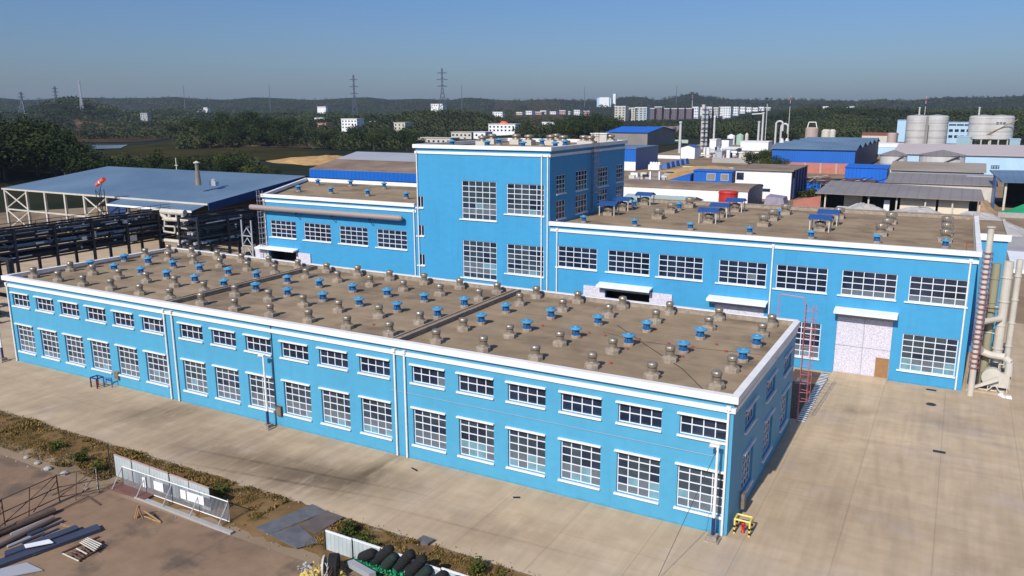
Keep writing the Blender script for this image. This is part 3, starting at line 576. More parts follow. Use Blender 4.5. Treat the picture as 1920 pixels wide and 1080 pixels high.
def canopy():
    t = thing("vent_canopy", (0, 0, 0), "c", "canopy", "blue canopies over the right hall's vents")
    for x in (-1.15, 1.15):
        for y in (-.9, .9): MB().box(x-.06, x+.06, y-.06, y+.06, 0, 1.85, CREAM).build("post", t)
    m = MB(); m.hexa([(-1.4, -1.15, 1.72), (1.4, -1.15, 1.72), (1.4, 0, 2.2), (-1.4, 0, 2.2)], [(-1.4, -1.15, 1.86), (1.4, -1.15, 1.86), (1.4, 0, 2.3), (-1.4, 0, 2.3)], DKBLUE)
    m.hexa([(-1.4, 0, 2.2), (1.4, 0, 2.2), (1.4, 1.15, 1.72), (-1.4, 1.15, 1.72)], [(-1.4, 0, 2.3), (1.4, 0, 2.3), (1.4, 1.15, 1.86), (-1.4, 1.15, 1.86)], DKBLUE); m.build("canopy_roof", t); return t
CV = canopy(); CP = [(-27.4, 47.7), (-27.7, 53.2), (-27.2, 60.2), (-14.6, 46.6), (-14.8, 52.2), (-14.5, 58.4), (-2.4, 45.9), (-2.3, 51.2)]
for i, (x, y) in enumerate(CP):
    grp = ["beside the tall block", "in the middle of the right hall roof", "on the right part of the right hall roof"][i//3]
    lab = f"dark blue vent canopy {grp}, {TL[i % 3]} one"
    if i == 0: CV.location = (x, y, 12.4); CV["label"] = lab; CV.scale = (.84, .84, .76)
    else: copy_tree(CV, (x, y, 12.4), lab, scale=(.84, .84, .76))
    copy_tree(TV, (x, y, 12.4), f"turbine under the {TL[i % 3]} blue canopy {grp}", scale=(.78, .78, .62), group="turbine vents under canopies")
# tall block roof: big grey vents and blue ones behind the parapet
def bigvent():
    t = thing("roof_vent", (0, 0, 0), "b", "roof vent", "vents on the tall block roof")
    m = MB(); m.box(-.8, .8, -.8, .8, 0, .75, CREAM); m.build("base", t)
    m = MB(); m.lathe([(.7, .75), (.7, .85), (.5, .88), (.5, 1.1), (.72, 1.15), (.72, 1.4), (.5, 1.52), (.1, 1.56)], STEEL, 16); m.build("cap", t, smooth=True); return t
BG = bigvent()
TG = [(-46.6, 52), (-42.8, 52), (-40.1, 50.5), (-37.6, 52), (-35.3, 51), (-33.3, 53), (-31.3, 50.5), (-44.2, 45.5), (-31.0, 56.5), (-39, 56.5)]
for i, (x, y) in enumerate(TG):
    lab = f"pale grey vent with steel cap on the tall block roof, number {ORD[i]} counted from the left" if 0 else f"pale grey vent on the tall block roof, {ORD[sorted(a for a, b_ in TG).index(x)]} from the left"
    if i == 0: BG.location = (x, y, 20.6); BG["label"] = lab; BG.scale = (.85, .85, .88)
    else: copy_tree(BG, (x, y, 20.6), lab, scale=(.85, .85, random.uniform(.82, .92)))
TB = [(-46.3, 41.5), (-41.2, 41.5), (-35.9, 41), (-43.4, 48.3), (-37.3, 48.8), (-33.2, 47), (-32, 41.8)]
for i, (x, y) in enumerate(TB): copy_tree(BV, (x, y, 20.6), f"blue vent on the tall block roof, {ORD[sorted(a for a, b_ in TB).index(x)]} of its blue ones from the left", group="blue vents on the tall block roof")
tk = thing("water_tank", (-33.5, 56.5, 20.6), "small white box tank at the back of the tall block roof", "tank")
m = MB(); m.box(-33.4, -31.2, 55.6, 57.2, 20.6, 22.0, CREAM); m.box(-33.5, -31.1, 55.5, 57.3, 22.0, 22.1, WHITE); m.build("tank_body", tk)

# red cord with small red clamps on the right part of the low roof
m = MB(); pts = [(1100, 500), (1120, 570), (1158, 610), (1210, 646), (1280, 692), (1330, 742)]
ws = [onz(a, b_, RF+.02) for a, b_ in pts[2:]]; ws = [tuple(p) for p in ws]; m.tube(ws, .022, BLACK, 5)
m.tube([tuple(onz(a, b_, RF+.02)) for a, b_ in [(1130, 622), (1200, 640), (1300, 652), (1420, 664), (1462, 672)]], .02, RUST, 5)
tag(m.build("cable"), "thin dark cables lying across the right part of the low roof", "cable")
REDC = mat("worn_red_iron", (150, 72, 58), .8)
for i, (a, b_) in enumerate([(1017, 612), (1104, 625), (1088, 634), (1134, 630), (1198, 637), (1228, 619), (1253, 645), (1298, 652), (1343, 647), (1318, 636), (1280, 670), (1145, 682), (1176, 655), (1361, 660), (700, 849*0+610), (862, 590*0+599)]):
    p = onz(a, b_, RF); c = MB(); c.lathe([(.11, 0), (.12, .04), (.06, .05), (.05, .15)], REDC, 10, (p[0], p[1]), RF); c.cyl((p[0]-.12, p[1], RF+.11), (p[0]+.12, p[1], RF+.11), .03, .03, REDC, 6)
    tag(c.build("clamp", origin=(p[0], p[1], RF)), "small red clamp lying on the low roof among the vents", "clamp", "small red clamps on the low roof")

# ================================================================ LADDERS
def ladder(x, y, z0, z1, label, axis='y', mat_=RED, cage=True, r=.38):
    t = thing("caged_ladder", (x, y, z0), label, "ladder"); m = MB()
    for s_ in (-.22, .22): m.cyl((x, y+s_, z0), (x, y+s_, z1), .03, .03, mat_, 6)
    m.build("rail", t); m = MB(); z = z0+.3
    while z < z1: m.cyl((x, y-.22, z), (x, y+.22, z), .022, .022, mat_, 5); z += .33
    tag(m.build("rung", t), kind=None); 
    if cage:
        m = MB(); z = max(z0+2.0, z0)
        while z <= z1:
            pts = [(x+.05+r*2*math.sin(a), y-r*math.cos(a), z) for a in np.linspace(0, math.pi, 9)]; m.tube(pts, .022, mat_, 5); z += .75
        for a in (math.pi*.25, math.pi*.5, math.pi*.75): px_, py_ = x+.05+2*r*math.sin(a), y-r*math.cos(a); m.cyl((px_, py_, z0+2), (px_, py_, z1), .018, .018, mat_, 5)
        m.build("cage", t)
    return t
fl = ladder(.55, 20.3, .2, 10.2, "red caged ladder up the back right corner of the low hall", mat_=REDP)
m = MB(); m.tube([(-1.5, 20.1, 8.8), (-1.5, 20.1, 10.6), (-1.35, 20.1, 10.8), (.4, 20.1, 10.7), (.55, 20.1, 10.2)], .04, REDP, 6); m.build("handrail", fl)
ladder(tx1+.25, 47.2, 13.2, 22.4, "red caged ladder up the side of the tall block", mat_=RUST)
ladder(11.3, 37.0, 12.4, 13.6, "small red ladder end over the right hall's roof corner", mat_=RED, cage=False)

# ================================================================ LAMP POLES, BARRIERS
def pole(x, label, zt=6.0, y=-.85):
    t = thing("lamp_post", (x, y, 0), label, "lamp post", "white lamp posts along the low hall")
    m = MB(); m.lathe([(.62, 0), (.6, .1), (.42, .12), (.4, .38)], CONC, 4, (x, y)); m.build("footing", t)
    m = MB(); m.cyl((x, y, .38), (x, y, 1.5), .11, .11, NAVY, 10); m.cyl((x, y, 1.5), (x, y, zt), .10, .075, WTRIM, 10); m.build("pole", t)
    m = MB(); m.box(x-.45, x+.12, y-.12, y+.12, zt, zt+.12, WTRIM); m.box(x-.5, x-.2, y-.16, y+.16, zt-.08, zt, PGREY); m.build("lamp", t)
pole(-.62, "white lamp post in front of the low hall's nearest window"); pole(-36.95, "white lamp post halfway along the low hall", 6.1); pole(-74.3, "white lamp post at the far left corner of the low hall", 5.6)
t = MB(); t.cyl((-.65, -.9, 5.8), tuple(onz(1230, 1090, .02)), .016, .016, BLACK, 5); tag(t.build("cable"), "thin black cable running from the near lamp post down to the yard", "cable")
def barrier(x, y, m1, label, hy):
    t = thing("hydrant_guard", (x, y, 0), label, "barrier")
    m = MB(); z = .95
    for a in (-.45, .45):
        m.tube([(x+a, y-.35, 0), (x+a, y-.35, z), (x+a, y+.35, z), (x+a, y+.35, 0)], .06, m1, 8)
        for zz in (.12, .42): m.cyl((x+a, y-.35, zz), (x+a, y-.35, zz+.14), .066, .066, BLACK, 8); m.cyl((x+a, y+.35, zz), (x+a, y+.35, zz+.14), .066, .066, BLACK, 8)
    m.build("hoop", t); 
    for yq in (-.35, .35): m = MB(); m.cyl((x-.45, y+yq, z), (x+.45, y+yq, z), .06, .06, m1, 8); m.build("rail", t)
    h = thing("hydrant", (x, y, 0), hy, "hydrant"); m = MB(); m.lathe([(.13, 0), (.13, .05), (.09, .06), (.09, .5), (.13, .52), (.13, .6), (.10, .68), (.03, .72)], RED, 12, (x, y)); m.build("barrel", h, smooth=True); m = MB(); m.cyl((x-.2, y, .42), (x+.2, y, .42), .055, .055, RED, 8); m.build("outlet", h)
barrier(.75, .95, YEL, "yellow and black pipe barrier at the low hall's near corner", "red hydrant inside the yellow and black barrier")
p = onz(194, 722); barrier(p[0], -1.15, NAVY, "dark blue pipe barrier in front of the low hall's left part", "red hydrant inside the dark blue barrier")
p = onz(207, 718); m = MB(); m.tube([(p[0]+.6, -.9, 0), (p[0]+.6, -.9, .9), (p[0]+1.3, -.6, .9), (p[0]+1.3, -.6, 0)], .05, mat("mid_blue_paint", (40, 80, 160), .5), 8); tag(m.build("pipe_hoop"), "bright blue pipe hoop beside the dark blue barrier", "barrier")
for i, (a, b_, r) in enumerate([(1746, 758, .42), (1761, 847, .33), (1746, 731, .25)]):
    p = onz(a, b_, .02)
    if i == 0: m = MB(); m.lathe([(.42, 0), (.42, .012)], RACK, 20, (p[0], p[1]), .012); m.lathe([(.36, .012), (.36, .018)], BLACK, 20, (p[0], p[1]), .012)
    else: m = MB(); m.box(p[0]-.42, p[0]+.42, p[1]-.2, p[1]+.2, .012, .03, RACK); [m.box(p[0]-.38+.15*q, p[0]-.33+.15*q, p[1]-.18, p[1]+.18, .03, .038, BLACK) for q in range(6)]
    tag(m.build("manhole_cover", origin=(p[0], p[1], .01)), ["round manhole cover in the yard before the right hall's window", "small drain grate further out in the right yard", "drain grate at the foot of the right hall's wall"][i], "manhole cover")
sheet("pale_paving", [(13, 120), (60, 120), (60, 156), (13, 156)], .013, mat("pale_paving_mat", (176, 172, 172), .9, rgb2=(160, 154, 152), scale=.2, k=.8), "pale grey paving behind the right hall's annexe", "paving")
tag(MB().box(18.8, 45, 101, 120, 0, .6, WHITE).build("white_slab", origin=(25, 86, 0)), "low white slab beyond the annexe at the right edge", "slab")
# sunken pit and grating between the halls
m = MB().box(-2.2, .25, 21.6, 35.2, .012, .03, RUST); tag(m.build("paved_strip"), "dark reddish strip of paving between the two halls", "paving")
m = MB().box(-1.5, -.5, 30.6, 32.6, .031, .06, PLATE); tag(m.build("steel_sheet"), "grey steel sheet lying on the dark paving", "steel sheet")
m = MB(); y = 21.2
while y < 35: m.box(.35, 1.0, y, y+.24, .02, .05, WHITE); m.box(.35, 1.0, y+.24, y+.48, .02, .045, BLACK); y += .48
tag(m.build("drain_grating"), "black and white striped drain grating along the dark paving", "grating")

# ================================================================ PIPEWORK AT THE RIGHT HALL'S END
pw = thing("concrete_pad", (14.2, 45, 0), "raised concrete pad under the pipework beside the right hall", "pad")
MB().box(12.6, 16.1, 36.2, 49, .0, .16, YARD).build("slab", pw)
REDD = mat("dull_red_paint", (142, 88, 92), .55, k=.85)
st = thing("flue_pipe", (12.95, 34.9, 0), "tall pale flue pipe with red cage hoops at the right hall's corner", "pipe")
m = MB(); m.cyl((12.95, 34.9, 0), (12.95, 34.9, 15.2), .26, .26, CREAM, 14); m.lathe([(.36, 0), (.36, .1)], CREAM, 12, (12.95, 34.9), 15.2); m.build("pipe", st); m = MB(); z = 2.6
while z < 13: m.lathe([(.29, 0), (.40, .02), (.40, .08), (.29, .10)], REDD, 12, (12.95, 34.9), z); z += .45
for a in (.4, 1.6, 3.4, 5.2): m.cyl((12.95+.41*math.cos(a), 34.9+.41*math.sin(a), 2.6), (12.95+.41*math.cos(a), 34.9+.41*math.sin(a), 13.1), .025, .025, REDD, 5)
m.build("hoop", st)
for x, y, z0, z1, r, mm, lb in ((13.85, 38.2, .2, 11.6, .36, mat("dull_green_duct", (150, 146, 120), .5, k=.85), "dull green vertical duct beside the right hall"), (14.75, 38.0, 2.6, 11.9, .40, CREAM, "thick pale vertical duct, right of the dull green duct"), (15.7, 40.2, .2, 11.8, .27, CREAM, "outermost pale vertical duct beside the right hall")):
    t = thing("duct", (x, y, z0), lb, "duct"); m = MB(); m.cyl((x, y, z0), (x, y, z1), r, r, mm, 16); m.build("pipe", t); m = MB()
    for z in np.arange(z0+1.2, z1, 2.2): m.cyl((x, y, z), (x, y, z+.1), r+.06, r+.06, mm, 16)
    m.build("flange", t)
t = thing("duct", (14, 37.6, 3), "pale elbow duct joining the flue pipe to the blower", "duct"); m = MB(); m.tube([(13.1, 36.4, 4.3), (13.4, 37.2, 3.6), (14.2, 37.3, 3.35), (15.3, 37.3, 3.3), (15.75, 37.3, 2.9), (15.8, 37.3, 1.6)], .33, CREAM, 12); m.build("pipe", t)
m = MB(); m.cyl((13.1, 36.0, 6.6), (14.6, 37.6, 6.7), .26, .26, CREAM, 12); m.build("branch", t)
bl = thing("blower", (14.5, 37, .16), "pale round blower with belt guard at the right hall's corner", "machine")
m = MB(); m.cyl((14.55, 36.85, 1.35), (14.55, 37.5, 1.35), .85, .85, CREAM, 20); m.box(14.9, 15.9, 36.9, 37.5, .5, 1.8, CREAM); m.build("fan_housing", bl)
m = MB(); m.hexa([(13.0, 36.4, .35), (13.2, 36.4, .2), (15.1, 36.4, 1.25), (14.9, 36.4, 1.55)], [(13.0, 36.65, .35), (13.2, 36.65, .2), (15.1, 36.65, 1.25), (14.9, 36.65, 1.55)], CREAM); m.build("belt_guard", bl)
m = MB()
for x in (13.1, 14.3, 15.8): m.cyl((x, 36.7, .16), (x, 36.7, .7), .05, .05, CREAM, 6)
m.tube([(13.0, 36.7, .2), (15.6, 36.7, .2)], .06, CREAM, 6); m.tube([(14.2, 36.3, .2), (14.8, 36.3, .9), (15.3, 36.3, .2)], .05, CREAM, 6)
for x in (15.0, 16.0): m.cyl((x, 37.6, .16), (x, 37.6, 2.5), .05, .05, CREAM, 6)
m.tube([(15, 37.6, 2.5), (16, 37.6, 2.5)], .05, CREAM, 6); m.build("frame", bl)
t = thing("small_pipework", (13.6, 38, 0), "tangle of thin dark pipes and valves between the flue and the ducts", "pipework"); m = MB(); rr = random.Random(5)
for i in range(9):
    x = 13.15+rr.random()*.9; y = 37.2+rr.random()*4; m.cyl((x, y, .16), (x, y, rr.uniform(3, 9)), .05, .05, rr.choice((RUST, BLACK, CREAM)), 6)
for i in range(12):
    z = rr.uniform(1, 8); y = rr.uniform(37, 40); m.cyl((13.0, y, z), (14.4, y+rr.uniform(-.5, .5), z+rr.uniform(-.3, .3)), .06, .06, rr.choice((RUST, CREAM, BLACK)), 6)
m.build("pipe", t)
t = thing("rubble_heap", (15.7, 36.3, .0), "small heap of white rubble at the pad's corner", "rubble"); m = MB()
for i in range(14): x, y = 15.7+rr.uniform(-.5, .4), 36.2+rr.uniform(-.6, .4); s_ = rr.uniform(.1, .25); m.lathe([(s_, 0), (s_*.9, s_*.5), (s_*.3, s_*.9)], WHITE, 5, (x, y), 0.01)
m.build("stones", t)

# ================================================================ LEFT: SHED, PIPE RACKS
def pt(px, py, dist):           # point on the sight line at a horizontal distance
    d = ray(px, py); return CAM + d*(dist/np.hypot(d[0], d[1]))
shed = thing("open_shed", (-139, 80, 0), "wide open shed with blue sheet roof on pale steel posts at the left", "shed")
x0, x1, y0, yr, y1, ze, zr = -171, -107, 54.5, 80, 104, 8.9, 12.0
m = MB()
m.hexa([(x0, y0, ze-.12), (x1, y0, ze-.12), (x1, yr, zr-.12), (x0, yr, zr-.12)], [(x0, y0, ze), (x1, y0, ze), (x1, yr, zr), (x0, yr, zr)], STEELB)
m.hexa([(x0, yr, zr-.12), (x1, yr, zr-.12), (x1, y1, ze-.12), (x0, y1, ze-.12)], [(x0, yr, zr), (x1, yr, zr), (x1, y1, ze), (x0, y1, ze)], STEELB); m.build("roof", shed)
m = MB(); m.box(x0, x1, y0-.12, y0-.001, ze-.3, ze+.02, CREAM); m.build("gutter", shed)
m = MB(); m.hexa([(x1, y0, ze-1.3), (x1+.12, y0, ze-1.3), (x1+.12, yr, zr-1.3), (x1, yr, zr-1.3)], [(x1, y0, ze+.05), (x1+.12, y0, ze+.05), (x1+.12, yr, zr+.05), (x1, yr, zr+.05)], NAVYB); m.build("gable_fascia", shed)
m = MB(); m.hexa([(-131, y0-3.2, ze-1.1), (-107.5, y0-3.2, ze-1.1), (-107.5, y0-.15, ze-.4), (-131, y0-.15, ze-.4)], [(-131, y0-3.2, ze-1.0), (-107.5, y0-3.2, ze-1.0), (-107.5, y0-.15, ze-.3), (-131, y0-.15, ze-.3)], STEELB); m.box(-131, -107.5, y0-3.3, y0-3.2, ze-1.3, ze-.95, WHITE); m.build("lower_canopy", shed)
cx = [float(ony(p_, 370, y0)[0]) for p_ in (10, 50, 84, 121, 157, 198, 238)]
for x in cx: MB().box(x-.22, x+.22, y0-.1, y0+.3, 0, ze-.3, CREAM).build("post", shed)
for x in cx[::2]+[-112]: MB().box(x-.2, x+.2, yr+12, yr+12.4, 0, ze, CREAM).build("post", shed)
m = MB(); zz = 4.4
for a, b_ in zip(cx[:-2], cx[1:-1]): m.box(a+.22, b_-.22, y0, y0+.2, zz-.15, zz+.15, CREAM)
m.build("rail", shed)
for a, b_ in ((cx[0], cx[1]), (cx[4], cx[5])):
    for za, zb in ((0.2, zz-.2), (zz+.2, ze-.5)):
        m = MB(); m.tube([(a, y0+.1, za), (b_, y0+.1, zb)], .14, CREAM, 6); m.tube([(b_, y0+.1, za), (a, y0+.1, zb)], .14, CREAM, 6); m.build("cross_brace", shed)
MB().box(x0, x1, 103.6, 104, 0, 3.4, RUSTR).build("back_wall", shed)
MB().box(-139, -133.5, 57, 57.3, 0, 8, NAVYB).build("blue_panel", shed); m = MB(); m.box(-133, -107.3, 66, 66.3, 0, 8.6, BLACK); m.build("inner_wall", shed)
p = onz(372, 347, 11.2); ch = thing("chimney", p, "silvery chimney standing on the left shed's blue roof", "chimney")
zt = float(ony(372, 303, p[1])[2]); m = MB(); m.cyl(p, (p[0], p[1], p[2]+2.6), .62, .42, STEEL, 12); m.cyl((p[0], p[1], p[2]+2.6), (p[0], p[1], zt-.5), .34, .34, STEEL, 12); m.build("stack", ch)
m = MB(); m.lathe([(.62, 0), (.62, .1), (.1, .4)], CREAM, 12, (p[0], p[1]), zt-.3); m.build("rain_cap", ch)
p = onz(401, 345, 11.2); m = MB(); m.box(p[0]-.9, p[0]+.9, p[1]-.4, p[1]+.4, p[2]-.3, p[2]+.55, LAG); m.lathe([(.4, 0), (.45, .3), (.05, .5)], LAG, 10, (p[0], p[1]), p[2]+.55); tag(m.build("roof_cowl"), "small white cowl right of the chimney on the shed roof", "vent")
p = ony(331, 315, 83.); m = MB(); m.cyl((p[0], 83, 11.5), (p[0], 83, 14.4), .12, .12, CREAM, 6); m.box(p[0]-.5, p[0]+.5, 82.9, 83.1, 12.6, 12.75, CREAM); tag(m.build("mast"), "small pale mast behind the left shed's ridge", "mast")
p = ony(192, 400, 51.); ws = thing("windsock", (p[0], 51, 0), "orange windsock on a dark lattice mast by the left shed", "windsock")
m = MB()
for a, b_ in ((-.5, -.5), (.5, -.5), (-.5, .5), (.5, .5)): m.cyl((p[0]+a, 51+b_, 0), (p[0]+a, 51+b_, 10.6), .07, .07, BLACK, 6)
z = 0
while z < 10.4:
    m.tube([(p[0]-.5, 50.5, z), (p[0]+.5, 50.5, z), (p[0]+.5, 51.5, z), (p[0]-.5, 51.5, z), (p[0]-.5, 50.5, z+1.3)], .045, BLACK, 5); z += 1.3
m.build("mast", ws); q0, q1 = ony(181, 347, 51.), ony(195, 336, 51.); m = MB(); m.cyl((p[0], 51, 10.6), tuple(ony(195, 334, 51.)), .05, .05, BLACK, 5); m.build("pole", ws); m = MB(); m.cyl(q1, q0, .42, .32, ORANGE, 10); mm_ = (q0+q1)/2; m.cyl(mm_+(q1-q0)*.06, mm_-(q1-q0)*.06, .39, .37, WHITE, 10); m.build("sock", ws)

def rack(x0, x1, y0, y1, label, dens, lagp, seed):
    t = thing("pipe_rack", ((x0+x1)/2, (y0+y1)/2, 0), label, "pipe rack"); rr = random.Random(seed)
    y = y0
    while y <= y1+.1:
        m = MB()
        for x in (x0, x1): m.box(x-.18, x+.18, y-.18, y+.18, 0, 8, RACK)
        for z in (3.3, 4.9, 6.5, 7.9): m.box(x0, x1, y-.12, y+.12, z-.15, z+.1, RACK)
        m.build("frame", t); y += 6.2
    for x in (x0, x1):
        m = MB()
        for z in (3.2, 4.8, 6.4, 7.8): m.box(x-.1, x+.1, y0, y1, z-.13, z+.13, RACK)
        m.build("beam", t)
    for z in (3.4, 5.0, 6.6): MB().box(x1-.9, x1-.2, y0, y1, z, z+.32, BLACK).build("cable_tray", t); MB().box(x0+.4, x0+1.2, y0, y1, z, z+.5, RACK).build("cable_tray", t)
    m = MB(); m.box(x1-1.3, x1+.2, y0, y1, 8.0, 8.08, BLACK); m.box(x1+.1, x1+.2, y0, y1, 8.08, 8.3, BLACK)
    for z in (8.6, 9.1): m.cyl((x1+.15, y0, z), (x1+.15, y1, z), .045, .045, RACK, 5)
    y = y0
    while y < y1: m.cyl((x1+.15, y, 8), (x1+.15, y, 9.1), .04, .04, RACK, 5); y += 2
    m.build("walkway", t)
    for z in (3.55, 5.15, 6.75):
        for k in range(dens):
            x = x0+.5+(x1-x0-1)*k/(dens-1); r = rr.choice((.12, .18, .26, .34)); mat_ = rr.choice(lagp)
            a = y0 if rr.random() < .6 else rr.uniform(y0, y1-12); b_ = y1 if rr.random() < .6 else rr.uniform(a+6, y1)
            m = MB(); m.cyl((x, a, z+r), (x, b_, z+r), r, r, mat_, 8); 
            yy = a+rr.uniform(1, 4)
            while yy < b_-1: m.cyl((x, yy, z+r), (x, yy+.25, z+r), r+.07, r+.07, rr.choice((RACK, LAG)), 8); yy += rr.uniform(3, 8)
            if rr.random() < .5: yy = rr.uniform(a, b_); m.cyl((x, yy, z+r), (x, yy, z+r+1.2), .09, .09, LAG, 6); m.box(x-.2, x+.2, yy-.3, yy+.3, z+1.1, z+1.35, LAG)
            m.build("pipe", t)
    for z in (3.55, 5.15, 6.75):
        for k in range(int((y1-y0)/3)):
            yy = y0+3*k+rr.uniform(0, 2); xx = x1+rr.uniform(-.9, .1); m = MB()
            if rr.random() < .5: m.cyl((xx, yy, z+.3), (xx, yy+rr.uniform(.6, 4.5), z+.3+rr.uniform(0, .1)), .11, .11, LAG if rr.random() < .6 else RACK, 8)
            else: m.box(xx-.2, xx+.2, yy, yy+rr.uniform(.3, 1.6), z, z+rr.uniform(.3, 1.1), LAG if rr.random() < .35 else RACK)
            m.build("fitting", t)
    return t
rack(-116.5, -111.5, 4, 50, "long dark pipe rack with pale lagged pipes left of the low hall", 11, (RACK, BLACK, PGREY, LAG, RACK), 3)
rack(-102, -97.5, 44, 100, "second dark pipe rack running back behind the left blue hall", 11, (RACK, BLACK, BLACK, RACK, LAG), 9)
t = thing("duct_crossing", (-106, 50, 0), "cream ducts and loops crossing between the two pipe racks", "ducts")
def pp(*l, y=48.): return [tuple(ony(a, b_, y)) for a, b_ in l]
for pts, r in (([(303, 396), (347, 399)], .5), ([(296, 392), (300, 398), (313, 411), (356, 413)], .38), ([(305, 411), (309, 412), (309, 424), (328, 425), (328, 437), (308, 434), (306, 425)], .16), ([(334, 425), (353, 428)], .3), ([(334, 438), (353, 441)], .3), ([(306, 450), (353, 455)], .34), ([(334, 458), (353, 461)], .22), ([(318, 400), (318, 411)], .3), ([(343, 398), (343, 411)], .3), ([(330, 400), (331, 411)], .15)):
    MB().tube(pp(*pts), r, CREAM, 10).build("duct", t)
for px_ in (299, 330, 357):
    a = ony(px_, 400, 48.6); MB().box(a[0]-.3, a[0]+.3, 48.4, 48.9, 0, 8, RACK).build("post", t)
a, b_ = ony(452, 412, 45.), ony(470, 412, 45.); lm = thing("lattice_mast", (a[0], 45, 0), "grey lattice trestle mast before the left blue hall", "mast"); m = MB()
for x in (a[0], b_[0]): m.cyl((x, 45, 0), (x, 45, a[2]), .14, .14, PGREY, 6)
z = 1
while z < a[2]-1: m.tube([(a[0], 45, z), ((a[0]+b_[0])/2, 45, z+1.3), (b_[0], 45, z)], .07, PGREY, 5); m.box(a[0], b_[0], 44.93, 45.07, z-.08, z+.08, PGREY); z += 1.6
m.build("frame", lm)
ladder(-74.4, 35.4, 3.5, 14.4, "pale caged ladder at the left end of the left blue hall", mat_=PGREY)
a, b_ = onz(200, 466), onz(300, 440); m = MB(); m.hexa([(a[0], a[1], 0), (b_[0], b_[1], 0), (b_[0], b_[1]+.3, 0), (a[0], a[1]+.3, 0)], [(a[0], a[1], 1.5), (b_[0], b_[1], 1.5), (b_[0], b_[1]+.3, 1.5), (a[0], a[1]+.3, 1.5)], PGREY); tag(m.build("low_wall"), "low pale boundary wall behind the left pipe rack", "wall")
m = MB()
for i in range(7): m.box(-104+i*.0, -80, 18+i*1.3, 18.25+i*1.3, .02, .3, RACK if i % 2 else BLACK)
tag(m.build("steel_beams"), "dark steel beams laid side by side left of the low hall", "beams")
t = thing("steel_trestle", (-92, 9, 0), "dark steel trestle and tank frame at the photo's left edge", "frame")
m = MB()
for x in (-99, -95, -90.5): m.box(x-.3, x+.3, 9.7, 10.3, 0, 7.5, RACK); m.box(x-.3, x+.3, 4, 4.5, 0, 7.5, RACK)
for z in (2.6, 4.6, 7.2): m.box(-101, -90, 9.8, 10.2, z, z+.4, RACK); m.box(-101, -90, 4, 4.4, z, z+.4, RACK)
m.build("posts", t); MB().cyl((-103, 7, 1.6), (-93, 7, 1.6), 1.5, 1.5, RACK, 16).build("tank", t)
# blue fronted shed behind the left hall
bs = thing("storage_shed", (-75, 92, 0), "shed with royal blue fascia and weathered brown roof behind the left hall", "shed")
m = MB(); m.hexa([(-101.5, 75, 13.8), (-50, 75, 13.8), (-50, 84.5, 15.1), (-103, 84.5, 15.1)], [(-101.5, 75, 14), (-50, 75, 14), (-50, 84.5, 15.3), (-103, 84.5, 15.3)], RUSTR)
m.hexa([(-103, 84.51, 15.1), (-50, 84.51, 15.1), (-50, 93, 16.2), (-104.5, 93, 16.2)], [(-103, 84.51, 15.3), (-50, 84.51, 15.3), (-50, 93, 16.4), (-104.5, 93, 16.4)], PGREY)
m.hexa([(-104.5, 93.01, 16.2), (-50, 93.01, 16.2), (-50, 110, 14), (-104, 110, 14)], [(-104.5, 93.01, 16.4), (-50, 93.01, 16.4), (-50, 110, 14.2), (-104, 110, 14.2)], GREYR); m.build("roof", bs)
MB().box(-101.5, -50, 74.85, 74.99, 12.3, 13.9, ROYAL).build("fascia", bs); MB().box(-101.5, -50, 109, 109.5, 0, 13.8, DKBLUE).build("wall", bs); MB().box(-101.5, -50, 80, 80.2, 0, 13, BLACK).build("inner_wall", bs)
for p_ in (611, 641, 673, 706, 740): x = float(ony(p_, 345, 75.6)[0]); MB().box(x-.12, x+.12, 75.3, 75.6, 0, 13.8, PGREY).build("post", bs)

